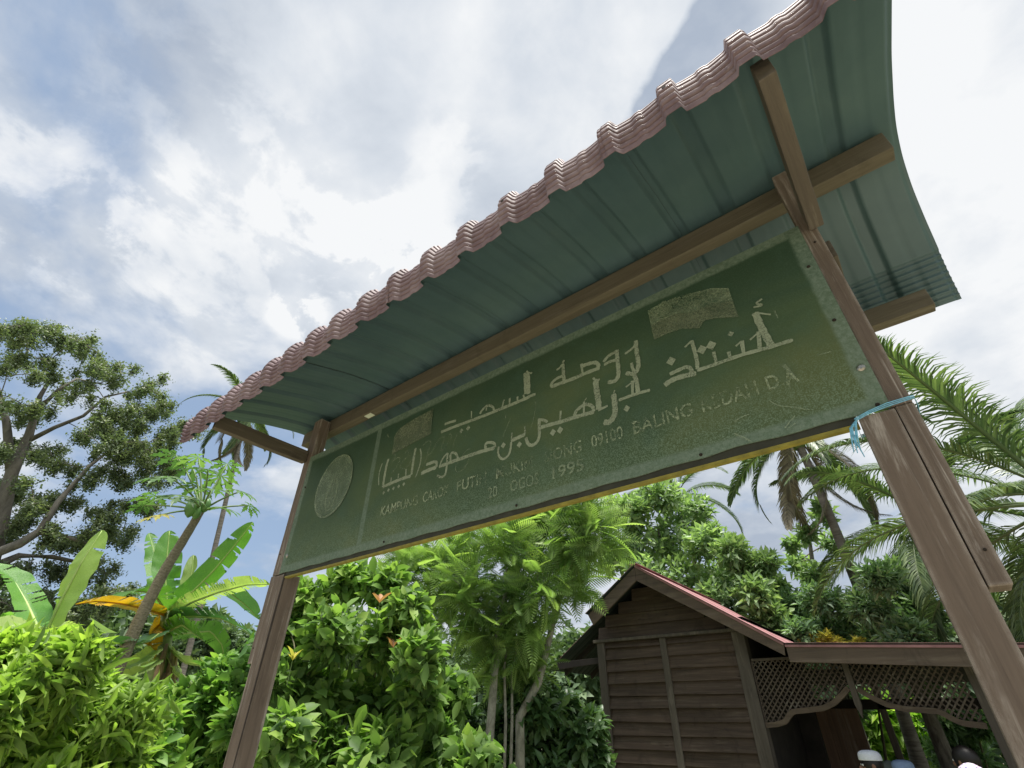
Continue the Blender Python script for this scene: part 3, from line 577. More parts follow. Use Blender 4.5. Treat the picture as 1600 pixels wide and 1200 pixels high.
for y in (6.3, 7.1, 7.9, 8.7): slat_poly('rafter', [(-.84, 3.28), (-2.55, 2.14), (-2.55, 2.22), (-.84, 3.36)][::-1], y, y+.05, 'dark_interior_wood')
# lattice screens with scalloped foot
def curve(xs_, pts): return float(np.interp(xs_, [p[0] for p in pts], [p[1] for p in pts]))
SC1 = [(.378, 1.525), (.50, 1.535), (.60, 1.56), (.635, 1.60), (.70, 1.655), (.85, 1.668), (1.02, 1.685), (1.14, 1.73), (1.24, 1.80), (1.33, 1.87)]
SC2 = [(1.40, 1.86), (1.50, 1.785), (1.62, 1.715), (1.76, 1.675), (1.92, 1.665), (2.04, 1.655), (2.11, 1.60), (2.18, 1.56), (2.36, 1.54)]
def lattice(x0, x1, SC, topz):
    for sgn, yy_ in ((1, YF-.010), (-1, YF+.006)):
        c0 = -3.
        while c0 < 3.:
            seg = []; 
            for x in np.arange(x0, x1+.001, .012):
                z_ = 1.5+sgn*(x-x0)*1.15+c0; ok = curve(x, SC)+.01 < z_ < topz
                if ok: seg.append((x, z_))
            if len(seg) > 2:
                (xa, za), (xb, zb) = seg[0], seg[-1]; d = np.array([xb-xa, zb-za]); d /= np.linalg.norm(d); p = np.array([-d[1], d[0]])*.0075
                m_ = MB(); m_.prism([(xa-p[0], za-p[1]), (xb-p[0], zb-p[1]), (xb+p[0], zb+p[1]), (xa+p[0], za+p[1])][::-1], yy_, yy_+.008); m_.build('lattice_slat', 'lattice_wood', house)
            c0 += .068
    m_ = MB(); S_ = np.array(SC); P, _l = spline(S_, 40); t = np.gradient(P, axis=0); t /= np.linalg.norm(t, axis=1)[:, None]; q = np.stack([-t[:, 1], t[:, 0]], 1)
    A = P+q*.032; B = P-q*.018; k = len(P)
    for i in range(k-1): m_.hexa([(B[i][0], YF-.03, B[i][1]), (B[i+1][0], YF-.03, B[i+1][1]), (B[i+1][0], YF+.02, B[i+1][1]), (B[i][0], YF+.02, B[i][1]), (A[i][0], YF-.03, A[i][1]), (A[i+1][0], YF-.03, A[i+1][1]), (A[i+1][0], YF+.02, A[i+1][1]), (A[i][0], YF+.02, A[i][1])])
    m_.build('scalloped_trim', 'fascia_wood', house)
lattice(.385, 1.325, SC1, 2.185); lattice(1.405, 2.36, SC2, 2.13)
hb('lattice_rail', 'lattice_wood', (.385, 1.325, YF-.022, YF+.018, 2.172, 2.200)); hb('lattice_rail', 'lattice_wood', (1.405, 2.36, YF-.022, YF+.018, 2.115, 2.140))
hb('lattice_rail', 'lattice_wood', (.378, .392, YF-.02, YF+.02, 1.53, 2.17))
m_ = MB(); m_.prism([(1.335, 1.72), (1.365, 1.60), (1.395, 1.72), (1.395, 2.20), (1.335, 2.20)], YF-.035, YF+.03); m_.build('hanging_post', 'house_post_wood', house, bevel=.004)
hb('verandah_post', 'house_post_wood', (2.38, 2.48, YF-.05, YF+.05, 0, 2.12)); hb('verandah_post', 'house_post_wood', (4.1, 4.2, YF-.05, YF+.05, 0, 2.0))
hb('verandah_post', 'house_post_wood', (1.30, 1.38, 8.2, 8.28, 0, 2.06)); hb('verandah_post', 'house_post_wood', (3.2, 3.28, 8.9, 8.98, 0, 2.06))
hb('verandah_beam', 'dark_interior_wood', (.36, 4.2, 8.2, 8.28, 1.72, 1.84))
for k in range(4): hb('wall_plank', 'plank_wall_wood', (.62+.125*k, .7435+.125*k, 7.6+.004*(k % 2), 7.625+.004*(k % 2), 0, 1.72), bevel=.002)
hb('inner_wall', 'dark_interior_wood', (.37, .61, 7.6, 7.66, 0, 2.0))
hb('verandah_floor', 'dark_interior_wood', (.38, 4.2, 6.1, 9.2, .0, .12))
base_at(house, (-.7, 7.5, 0))
# ------------------------------------------------------------------ vegetation
def unit(a): return a/(np.linalg.norm(a, axis=-1, keepdims=True)+1e-9)
# leaf templates: along, across, up  (unit length, unit width)
L4 = (np.array([(0, 0, 0), (.45, .5, .10), (1, 0, -.12), (.45, -.5, .10)]), [np.array([(0, 2, 1), (0, 3, 2)])])
L8 = (np.array([(0, 0, 0), (.28, .42, .10), (.28, 0, -.0), (.28, -.42, .10), (.62, .44, .05), (.62, 0, -.04), (.62, -.44, .05), (.88, .14, -.06), (.88, -.14, -.06), (1, 0, -.16)]),
      [np.array([(0, 2, 1), (0, 3, 2), (7, 8, 9)]), np.array([(1, 2, 5, 4), (2, 3, 6, 5)]), ])
L8 = (L8[0], [np.array([(0, 2, 1), (0, 3, 2), (7, 8, 9), (4, 5, 7), (5, 6, 8), (5, 8, 7)]), L8[1][1]])
def pinnate(n=11, width=.42, lw=.085, droop=.25, term=True):
    vs = []; fs = []
    for i in range(n):
        t = .14+.84*i/(n-1); w_ = width*math.sin(math.pi*(.18+.72*t))*1.05; z0 = -droop*t*t
        for s in (1, -1):
            o = len(vs); a = math.radians(62-18*t); dx, dy = math.cos(a), math.sin(a)*s; px_, py_ = -dy, dx
            b = np.array([t, 0, z0]); e = b+np.array([dx*w_, dy*w_, -.10*w_]); mid = b+np.array([dx*w_*.45, dy*w_*.45, .02])
            vs += [b, mid+np.array([px_, py_, -.02])*lw*.5, e, mid-np.array([px_, py_, .02])*lw*.5]; fs += [(o, o+1, o+2), (o, o+2, o+3)]
    o = len(vs); K = 7
    for i in range(K):
        t = i/(K-1); z0 = -droop*t*t; vs += [(t, .007*(1-t*.7), z0+.004), (t, -.007*(1-t*.7), z0+.004)]
    qs = [(o+2*i, o+2*i+1, o+2*i+3, o+2*i+2) for i in range(K-1)]
    return (np.array([tuple(v) for v in vs]), [np.array(fs), np.array(qs)])
PIN = [pinnate(14, .27, .034, .22), pinnate(15, .24, .031, .35), pinnate(13, .29, .036, .1)]
def palmate(n=7, lw=.17):
    vs = []; fs = []
    for i in range(n):
        a = math.radians(-115+230*i/(n-1)); L = .5+.5*math.cos(a*.62); o = len(vs); d = np.array([math.cos(a), math.sin(a)]); p = np.array([-d[1], d[0]])
        def P(t, w_, z_): q = d*L*t+p*w_*L; return (q[0], q[1], z_)
        vs += [P(0, 0, 0), P(.55, lw*.62, .03), P(1, 0, -.13), P(.55, -lw*.62, .03)]; fs += [(o, o+3, o+2), (o, o+2, o+1)]
    return (np.array(vs), [np.array(fs)])
CASS = palmate(7, .22)
def frames(D, Nn):
    D = unit(D); S_ = unit(np.cross(Nn, D)); U = np.cross(D, S_); return D, S_, U
def cloud_mesh(name, tmpl, P, D, Nn, sc, mat, rnd=None):
    T, Fs = tmpl; D, S_, U = frames(D, Nn); n = len(P); k = len(T)
    Vt = P[:, None, :]+T[None, :, 0:1]*(sc[:, 0:1]*D)[:, None, :]+T[None, :, 1:2]*(sc[:, 1:2]*S_)[:, None, :]+T[None, :, 2:3]*(sc[:, 2:3]*U)[:, None, :]
    off = (np.arange(n)*k)[:, None, None]
    faces = [(f[None]+off).reshape(-1, f.shape[1]) for f in Fs]
    r = (TONE if len(TONE) == n else RNG.random(n)) if rnd is None else rnd
    return mesh_np(name, Vt.reshape(-1, 3), faces, mat, rnd=np.repeat(r, k))
TONE = np.zeros(0)
def shoots(clumps, nsh, nlf, slen=.25, spread=(75, 28), up=.45, squash=.85, shell=(.45, 1.0), droop=.15):
    """leaves set in spirals on shoots that end near the skin of each clump -> P, D, N, shoot tips"""
    Ps, Ds, Ns, tips = [], [], [], []; global TONE; tn_l = []
    for c, r in clumps:
        m_ = max(3, int(nsh*(r**2 if callable(nsh) else 1)));
        u = RNG.normal(size=(m_, 3)); u[:, 2] += .35; u = unit(u)
        rad = r*(shell[0]+(shell[1]-shell[0])*np.sqrt(RNG.random(m_)))
        tip = np.asarray(c)+u*rad[:, None]*np.array([1, 1, squash]); a = unit(u+np.array([0, 0, up])+RNG.normal(size=(m_, 3))*.22); tips.append((tip, a))
        x = unit(np.cross(a, RNG.normal(size=(m_, 3)))); y = np.cross(a, x); ph0 = RNG.random(m_)*6.28; st_ = RNG.random(m_)
        for j in range(nlf):
            t = (j+.5)/nlf; ph = ph0+j*2.4+RNG.normal(size=m_)*.25; ang = np.radians(spread[0]+(spread[1]-spread[0])*t+RNG.normal(size=m_)*11)
            pr = np.cos(ph)[:, None]*x+np.sin(ph)[:, None]*y
            d = np.cos(ang)[:, None]*a+np.sin(ang)[:, None]*pr+np.array([0, 0, -droop]); d = unit(d)
            tn_l.append(np.clip(.55*st_+.25*RNG.random(m_)+.30*t-.05, 0, 1))
            Ps.append(tip-a*(slen*(1-t))+pr*.004); Ds.append(d); Ns.append(unit(a-(a*d).sum(1, keepdims=True)*d+np.array([0, 0, .35])+RNG.normal(size=(m_, 3))*.18))
    TONE = np.concatenate(tn_l)
    return np.concatenate(Ps), np.concatenate(Ds), np.concatenate(Ns), tips
def scal(n, L, W, var=.36, up=1.0):
    s = np.clip(1+RNG.normal(size=n)*var, .4, 1.42)[:, None]; return s*np.array([[L, W, L*up]])
def leaf_parts(root, name, tmpls, mat, P, D, Nn, sc, count, rest_tmpl):
    """the nearest leaves in view become objects of their own, the rest one mesh"""
    q = P-CAM; z = q@FWD; x = 800+FPX*(q@RIGHT)/z; y = 600-FPX*(q@UP)/z
    inside = (z > .3) & (x > 0) & (x < 1600) & (y > 0) & (y < 1200); score = np.where(inside, sc[:, 0]/z, -1)
    order = np.argsort(-score); pick = order[:count]; pick = pick[score[pick] > 0]; rest = np.setdiff1d(np.arange(len(P)), pick)
    Dn, S_, U = frames(D, Nn); vars_ = []
    for i, tm in enumerate([tmpls[k % len(tmpls)] for k in range(8)]):
        vars_.append(mesh_np('leaf', tm[0], tm[1], mat, rnd=np.full(len(tm[0]), (i+.5)/8)))
    for n_, i in enumerate(pick):
        o = bpy.data.objects.new(name, vars_[min(7, int(TONE[i]*8))]); m_ = Matrix.Identity(4)
        for r_ in range(3): m_[r_][0] = Dn[i][r_]*sc[i, 0]; m_[r_][1] = S_[i][r_]*sc[i, 1]; m_[r_][2] = U[i][r_]*sc[i, 2]; m_[r_][3] = P[i][r_]
        o.matrix_world = m_; o.parent = root; COL.objects.link(o)
    o = link('foliage', cloud_mesh('foliage', rest_tmpl, P[rest], D[rest], Nn[rest], sc[rest], mat, rnd=TONE[rest]), root); o['kind'] = 'stuff'
def C(px, py, rpx, d, jit=.0):
    P = at(px, py, d+random.uniform(-jit, jit)); return (P, rpx*mpp(P))
def bez(a, b, k=5, sag=.12, rnd=.04):
    a, b = np.asarray(a, float), np.asarray(b, float); L = np.linalg.norm(b-a); mid = (a+b)/2+np.array([0, 0, sag*L])+RNG.normal(size=3)*rnd*L
    return [(1-t)**2*a+2*t*(1-t)*mid+t*t*b for t in np.linspace(0, 1, k)]
def skeleton(root, trunks, clumps, tips, r0, matn, twigs=3, tw=.006, sides=7, name='trunk', branch_r=.35):
    """trunks: list of (points, radii); a limb to every clump, then twigs to some shoots"""
    mb = MB(); nodes = []
    for pts, rad in trunks:
        mb.tube(pts, rad, sides+3)
        for i in range(len(pts)-1):
            for t in np.linspace(0, 1, 8)[:-1]: nodes.append((np.asarray(pts[i])*(1-t)+np.asarray(pts[i+1])*t, rad[i]*(1-t)+rad[i+1]*t))
    mb.build(name, matn, root, smooth=True)
    mb = MB(); NP = [n_[0] for n_ in nodes]; NR = [n_[1] for n_ in nodes]
    cs = sorted(range(len(clumps)), key=lambda i: min(np.linalg.norm(clumps[i][0]-p) for p in NP))
    for i in cs:
        c, r = clumps[i]; d = [np.linalg.norm(c-p)+.6*max(0, p[2]-c[2]) for p in NP]; j = int(np.argmin(d)); rr = max(tw*1.6, NR[j]*branch_r)
        pts = bez(NP[j], c, 6); mb.tube(pts, list(np.linspace(rr, max(tw, rr*.5), 6)), sides, cap=False)
        for k in (2, 3, 4, 5): NP.append(pts[k]); NR.append(rr*(1-.1*k))
        tp, a = tips[i]; sel = RNG.choice(len(tp), min(len(tp), twigs), replace=False)
        for s_ in sel: mb.tube(bez(pts[4 if s_ % 2 else 5], tp[s_], 4, .05), [max(tw*.9, rr*.35), tw*.8, tw*.6, tw*.3], 4, cap=False)
    o = mb.build('branches', matn, root, smooth=True); return o
def plant(name, label, cat, clumps, mat, nsh, nlf, L, W, base, group=None, tmpl=L4, slen=.25, parts=0, ptm=None, trunks=None, bk='twig', twigs=3, tw=.005, up=.45, spread=(75, 28), squash=.85, shell=(.45, 1.), droop=.15, var=.34, zup=1., sides=6, branch_r=.35, foliage='foliage'):
    root = thing(name, label, cat, group)
    P, D, Nn, tips = shoots(clumps, nsh, nlf, slen, spread, up, squash, shell, droop); sc = scal(len(P), L, W, var, zup)
    if parts: leaf_parts(root, 'leaf', ptm or [tmpl], mat, P, D, Nn, sc, parts, tmpl)
    else: o = link(foliage, cloud_mesh(foliage, tmpl, P, D, Nn, sc, mat), root); o['kind'] = 'stuff'
    b = np.asarray(base, float)
    if trunks is None:
        cc = np.mean([c for c, r in clumps], 0); trunks = [(bez(b+RNG.normal(size=3)*[.05, .05, 0], b*.3+cc*.7+RNG.normal(size=3)*.15, 6, 0.02), list(np.linspace(.03, .014, 6))) for _ in range(4)]
    skeleton(root, trunks, clumps, tips, .03, bk, twigs, tw, sides, branch_r=branch_r)
    base_at(root, (b[0], b[1], 0)); return root
def ground_under(P): return np.array([P[0], P[1], 0.])

# --- near hedge bushes
def CL(lst, d, jit): return [C(x, y, r, d, jit) for x, y, r in lst]
b1 = CL([(x, y, r*.86) for x, y, r in [(485, 935, 38), (545, 905, 42), (600, 915, 40), (640, 950, 34), (450, 985, 40), (520, 990, 58), (600, 1000, 56), (655, 1020, 40), (430, 1060, 46), (500, 1080, 60), (580, 1090, 60), (655, 1085, 48), (705, 1075, 26),
         (440, 1150, 50), (520, 1170, 62), (600, 1175, 62), (690, 1155, 44), (740, 1185, 36), (560, 1240, 70), (460, 1240, 60), (660, 1240, 60), (510, 1320, 90), (640, 1320, 90)]], 4.35, .55)
plant('citrus_bush', 'tall glossy dark green bush with pointed leaves right behind the left post', 'bush', b1, 'leaf_citrus', 66, 8, .108, .056, ground_under(at(570, 1150, 4.4)), tmpl=L8, slen=.26, parts=300, tw=.004, twigs=6, zup=.8, spread=(85, 40), droop=.05)
# young shoots on it
ysh = thing('red_young_shoot', 'small pinkish young shoot at the crown of the tall glossy bush', 'shoot', None)
for nm, (px, py), mt, lab in (('a', (593, 942), 'leaf_young_red', None), ('b', (614, 1012), 'leaf_young_red', 'orange young shoot below the pinkish one on the tall glossy bush'), ('c', (457, 1032), 'leaf_yellow', 'yellow young shoot beside the left post')):
    r_ = ysh if lab is None else thing('young_shoot', lab, 'shoot')
    P0 = at(px, py, 3.95); n_ = 7; a = RNG.random(n_)*6.28; D = np.stack([np.cos(a)*.6, np.sin(a)*.6, .7+0*a], 1); Pp = np.repeat(P0[None], n_, 0)
    link('leaf_tuft', cloud_mesh('leaf_tuft', L8, Pp, D, RNG.normal(size=(n_, 3))*.3+np.array([0, 0, 1.]), scal(n_, .085, .028), mt), r_)
    mb = MB(); mb.tube([P0-np.array([0, 0, .14]), P0], [.003, .002], 5); mb.build('stem', 'stem_green', r_); base_at(r_, P0-np.array([0, 0, .14]))
b2 = CL([(x, y, r*.86) for x, y, r in [(345, 1050, 30), (385, 1080, 34), (330, 1095, 42), (280, 1105, 36), (240, 1130, 40), (375, 1130, 40), (300, 1150, 50), (220, 1180, 46), (360, 1185, 50), (290, 1210, 60), (400, 1040, 18), (420, 1150, 30), (340, 1260, 70), (240, 1270, 70)]], 4.5, .4)
plant('hedge_bush', 'yellow-green leafy bush left of the left post under the banana leaves', 'bush', b2, 'leaf_hedge', 60, 8, .105, .048, ground_under(at(310, 1150, 4.6)), tmpl=L8, slen=.24, parts=300, twigs=5)
b3 = CL([(x, y+26, r*.78) for x, y, r in [(20, 995, 36), (70, 990, 36), (120, 1000, 28), (30, 1050, 56), (100, 1050, 48), (150, 1050, 26), (60, 1110, 60), (140, 1110, 40), (20, 1160, 60), (110, 1170, 60), (190, 1120, 24), (185, 1170, 40), (60, 1230, 80), (150, 1240, 60), (0, 1080, 50), (215, 1075, 16)]], 3.7, .4)
plant('narrow_leaf_bush', 'pale lime bush of narrow leaves filling the lower left corner', 'bush', b3, 'leaf_bright', 64, 10, .115, .028, ground_under(at(90, 1120, 3.8)), tmpl=L8, slen=.22, parts=300, twigs=5, spread=(80, 40), droop=.30)
b4 = CL([(835, 1110, 46), (880, 1108, 32), (905, 1150, 46), (850, 1170, 54), (790, 1140, 34), (925, 1190, 34), (770, 1185, 40), (860, 1230, 60), (925, 1130, 20), (720, 1130, 30), (800, 1075, 22)], 6.9, .3)
plant('garden_shrub', 'dark green broad-leaved shrub left of the plank wall', 'shrub', b4, 'leaf_shrub', 75, 8, .125, .060, ground_under(at(860, 1150, 7.)), tmpl=L8, slen=.22, parts=200, twigs=4, droop=.4)

# --- feather-leaved tree
ft = CL([(x-30 if x > 840 else x-12, y-8 if y > 940 else y, r*.72) for x, y, r in [(700, 880, 36), (745, 850, 34), (800, 835, 38), (860, 850, 44), (915, 850, 40), (960, 830, 30), (740, 915, 44), (805, 905, 46), (870, 910, 44), (925, 905, 30), (700, 950, 34), (760, 975, 46), (830, 975, 46), (650, 870, 26),
         (790, 1025, 30), (850, 1030, 30), (880, 800, 36), (830, 790, 30), (935, 790, 28)]], 6.3, .45)
TB = ground_under(at(765, 1150, 6.3)); T2 = ground_under(at(815, 1150, 6.4))
tr = [([TB, at(765, 1150, 6.3), at(772, 1060, 6.3), at(778, 985, 6.3), at(795, 900, 6.3)], [.055, .048, .042, .036, .02]), ([T2, at(812, 1120, 6.4), at(842, 1065, 6.4), at(860, 990, 6.4), at(885, 900, 6.4)], [.055, .05, .045, .035, .02]),
      ([TB+[.1, .1, 0], at(790, 1130, 6.35), at(788, 1040, 6.35), at(800, 960, 6.35)], [.02, .016, .014, .01]), ([TB+[.16, .1, 0], at(800, 1130, 6.38), at(800, 1050, 6.4), at(822, 950, 6.35)], [.02, .016, .012, .01])]
plant('feather_leaf_tree', 'feathery compound-leaved tree with thin speckled trunks between bush and house', 'tree', ft, 'leaf_feather', 19, 5, .36, .38, TB, tmpl=PIN[0], ptm=PIN, slen=.42, parts=300, trunks=tr, bk='bark_pale', twigs=6, tw=.007, up=.35, spread=(80, 50), squash=.8, shell=(.3, 1.15), droop=.10, zup=.8, branch_r=.4)

# --- rubber trees behind the house
def treetrunk(base, top, r0, r1, n=6): return (bez(base, top, n, 0.0, .02), list(np.linspace(r0, r1, n)))
def wild(name, label, lst, d, mat, nsh, nlf, L, W, tx, ty, r0=.13, **kw):
    cl = CL(lst, d, d*.07); base = ground_under(at(tx, ty, d)); top = at(tx, ty, d)
    cc = np.mean([c for c, r in cl], 0); trunks = kw.pop('trunks', None) or [treetrunk(base, top, r0, r0*.5), treetrunk(top, cc+np.array([0, 0, .3]), r0*.5, r0*.25)]
    return plant(name, label, 'tree', cl, mat, nsh, nlf, L, W, base, trunks=trunks, bk=kw.pop('bk', 'bark_grey'), **kw)
wild('rubber_tree', 'light green bushy tree rising behind the gable, left of the sky gap', [(990, 800, 34), (1030, 775, 36), (1075, 800, 40), (1000, 850, 44), (1055, 850, 44), (1105, 850, 40), (1010, 900, 44), (1070, 910, 48), (1125, 905, 40), (955, 870, 34), (960, 800, 30)], 12.5, 'leaf_rubber', 90, 8, .17, .075, 1040, 960, slen=.35, tw=.012, twigs=6)
wild('rubber_tree', 'lower round-headed tree over the red roof slope, right of the gable', [(1140, 860, 28), (1165, 885, 32), (1195, 880, 24), (1130, 940, 44), (1180, 930, 34), (1090, 960, 40), (1200, 965, 36), (1150, 985, 40), (1215, 915, 16)], 11.3, 'leaf_rubber', 90, 8, .15, .065, 1160, 980, slen=.32, tw=.012, twigs=6)
wild('sapling_tree', 'thin pale-leaved sapling below the hanging palm fronds', [(1262, 830, 22), (1290, 805, 18), (1245, 880, 20), (1300, 850, 22), (1235, 850, 12), (1270, 900, 26), (1280, 790, 10)], 13, 'leaf_rubber', 34, 7, .15, .07, 1280, 950, slen=.3, tw=.012, twigs=6)
wild('broadleaf_tree', 'dark rounded tree just above the verandah roof', [(1240, 950, 34), (1285, 940, 36), (1330, 960, 36), (1250, 990, 30), (1300, 990, 36), (1350, 990, 34)], 11, 'leaf_round', 100, 8, .12, .045, 1290, 1000, slen=.25, tw=.01, twigs=4)
wild('broadleaf_tree', 'paler rounded tree against the right post above the verandah roof', [(1375, 905, 34), (1415, 900, 36), (1360, 950, 36), (1405, 950, 44), (1440, 960, 34), (1420, 1000, 40), (1380, 995, 36)], 10, 'leaf_round', 100, 9, .13, .040, 1400, 1000, slen=.25, tw=.01, twigs=4)
plant('yellow_shrub', 'low yellow-leaved shrub peeping over the verandah roof edge', 'shrub', CL([(1272, 1002, 8), (1290, 996, 10), (1310, 1004, 8), (1340, 1006, 8), (1250, 1004, 6)], 10.4, .05), 'leaf_yellow', 26, 7, .10, .04, ground_under(at(1290, 1000, 10.4)), slen=.15, twigs=2)
# --- behind the verandah
plant('cassava_plant', 'bright palmate-leaved plant seen beneath the lattice screen', 'plant', CL([(1345, 1130, 24), (1385, 1120, 26), (1420, 1135, 30), (1370, 1165, 30), (1410, 1175, 34), (1450, 1150, 24), (1385, 1210, 40), (1440, 1200, 34)], 14.5, .3), 'leaf_cassava', 26, 7, .42, .42, ground_under(at(1395, 1150, 14.5)), tmpl=CASS, slen=.3, twigs=3, spread=(90, 50))
plant('leafy_shrub', 'green shrub beside the right post beneath the lattice', 'shrub', CL([(1470, 1130, 24), (1500, 1150, 24), (1480, 1180, 30), (1520, 1180, 30), (1530, 1130, 24), (1335, 1100, 20), (1500, 1110, 20)], 12.5, .3), 'leaf_round', 90, 7, .15, .05, ground_under(at(1500, 1150, 12.5)), slen=.3, twigs=3)

# --- big rain tree on the left
rc = [(5, 520, 34), (50, 520, 36), (100, 525, 30), (148, 570, 26), (20, 565, 34), (75, 570, 30), (190, 585, 28), (232, 605, 26), (242, 640, 22), (190, 635, 26), (215, 668, 26), (276, 680, 22), (240, 705, 26), (180, 700, 28), (145, 668, 20), (55, 640, 26), (8, 630, 28), (35, 700, 26),
      (85, 715, 26), (20, 760, 26), (140, 745, 26), (205, 745, 28), (255, 742, 20), (105, 780, 26), (170, 800, 26), (222, 790, 24), (55, 790, 26), (140, 835, 26), (192, 840, 22), (85, 835, 24), (25, 820, 20), (30, 890, 30), (100, 890, 34), (160, 885, 32), (185, 925, 20), (60, 935, 34), (150, 940, 30), (110, 960, 30), (10, 950, 30), (165, 660, 16), (120, 610, 14), (210, 700, 22), (265, 715, 18), (290, 660, 14), (130, 545, 22)]
rcl = [C(x+random.uniform(-27, 27)*(k > 0), y+random.uniform(-17, 16)*(k > 0), r*(random.uniform(.32, .68) if k else .95), 24, 2.2) for x, y, r in rc for k in range(8)]
RB = ground_under(at(-20, 900, 24)); 
rt = [([RB, at(-60, 1000, 24), at(-10, 850, 24), at(18, 740, 24), at(45, 680, 24), at(62, 620, 23.5), at(80, 590, 23.5)], [.5, .36, .28, .19, .14, .08, .05]),
      ([at(18, 745, 24), at(10, 660, 24.3), at(-5, 600, 24.5)], [.16, .12, .06]),
      ([at(42, 690, 24), at(85, 668, 23.6), at(130, 650, 23.4), at(165, 620, 23.4), at(200, 612, 23.4)], [.09, .075, .06, .045, .03]),
      ([at(60, 640, 24), at(90, 610, 23.6), at(120, 592, 23.6), at(160, 600, 23.5)], [.08, .06, .05, .03]),
      ([at(-60, 1000, 24), at(-20, 870, 23), at(30, 850, 22.5), at(62, 830, 22.5), at(90, 785, 22.5), at(140, 728, 22.5), at(170, 705, 22.5)], [.32, .20, .14, .12, .09, .06, .04]),
      ([at(60, 832, 22.5), at(100, 838, 22.5), at(140, 850, 22.4)], [.09, .06, .04]), ([at(-40, 900, 24), at(30, 868, 24), at(80, 870, 24), at(130, 880, 24)], [.2, .1, .08, .05])]
plant('rain_tree', 'huge spreading tree with open umbrella crown and pale limbs at the left', 'tree', rcl, 'leaf_rain', 32, 9, .105, .060, RB, trunks=rt, bk='bark_rain', slen=.6, twigs=3, tw=.012, squash=.6, shell=(.1, 1.), up=.8, spread=(95, 40), branch_r=.2, var=.3)
# --- distant woodland closing the horizon
fw = []
for az in np.arange(-62, 66, 3.1):
    for lv in range(3):
        d = random.uniform(27, 34); h = 1.0+lv*1.7+random.uniform(-.5, .5); a = math.radians(az)+YAW*0
        v = _yaw(np.array([math.sin(a), math.cos(a), 0])); fw.append((np.array([CAM[0]+v[0]*d, CAM[1]+v[1]*d, h]), random.uniform(1.5, 2.4)))
P, D, Nn, tips = shoots(fw, 130, 8, .6, squash=.9); sc = scal(len(P), .42, .24)
o = link('distant_wood', cloud_mesh('distant_wood', L4, P, D, Nn, sc, 'leaf_far')); tag(o, 'low dark treeline far behind the garden', 'woodland', kind='stuff')
pb = CL([(300, 990, 18), (325, 985, 20), (350, 1000, 20), (285, 1020, 20), (320, 1030, 24), (370, 1020, 22)], 19, .5)
plant('far_tree', 'small dark far tree framed by the banana leaves', 'tree', pb, 'leaf_far', 60, 7, .22, .11, ground_under(at(320, 1010, 19)), slen=.3, tw=.015)

# --- coconut palms
def frond_mesh(el, L=3.9, n=104, leaf=.62, seed=0, hang=1.0, curl=1.0):
    r = random.Random(seed); K = 26; pts = []; p = np.zeros(3); a = math.radians(el); dl = L/K
    for i in range(K+1):
        pts.append(p.copy()); p = p+np.array([math.cos(a), 0, math.sin(a)])*dl; a -= math.radians(3.1*curl*(.35+1.4*i/K))
    pts = np.array(pts); tn_ = unit(np.gradient(pts, axis=0)); vs = []; fs = []; qs = []; rn = []
    side = np.array([0, 1., 0])
    for i in range(n):
        t = .16+.83*(i/(n-1))**.95; x = t*K; k = min(int(x), K-1); b = pts[k]*(1-(x-k))+pts[k+1]*(x-k); tg = tn_[k]; upv = np.cross(tg, side); upv = upv if upv[2] > 0 else -upv
        LL = leaf*math.sin(math.pi*(.16+.80*t))**.75
        for s in (1, -1):
            rr = r.uniform(.85, 1.12); ang = math.radians(58-30*t+r.uniform(-6, 6)); d = tg*math.cos(ang)+side*s*math.sin(ang)*.92+upv*.28; d /= np.linalg.norm(d)
            w_ = .011; q = []; c = b.copy(); dd = d.copy(); o = len(vs); h_ = hang*r.uniform(.7, 1.3); tone = r.random()
            for j in range(4):
                wv = unit(np.cross(dd, upv))*w_*(1, 1.15, .85, .06)[j]; vs += [c+wv, c-wv]; rn += [tone, tone]
                c = c+dd*LL*rr/3; dd = unit(dd+np.array([0, 0, -.42*h_]))
            qs += [(o+2*j, o+2*j+1, o+2*j+3, o+2*j+2) for j in range(3)]
    o = len(vs)
    for i in range(K+1):
        w_ = .032*(1-i/K)+.006
        for a_ in range(4): vs.append(pts[i]+np.array([0, 1, 0])*math.cos(a_*math.pi/2)*w_+np.array([0, 0, 1])*math.sin(a_*math.pi/2)*w_*.7); rn.append(.95)
    for i in range(K):
        for a_ in range(4): qs.append((o+i*4+a_, o+i*4+(a_+1) % 4, o+i*4+4+(a_+1) % 4, o+i*4+4+a_))
    return np.array(vs), [np.array(qs)], rn
FR = {}
def frond(el, dry=False, L=3.9, hang=1.0, curl=1.0):
    key = (round(el/12), dry, random.randrange(2), L, hang)
    if key not in FR:
        v_, f_, rn = frond_mesh(key[0]*12, L=L, leaf=.16*L, seed=len(FR)+3, hang=hang, curl=curl); FR[key] = mesh_np('frond', v_, f_, 'leaf_coconut_dry' if dry else 'leaf_coconut', rnd=rn)
    return FR[key]
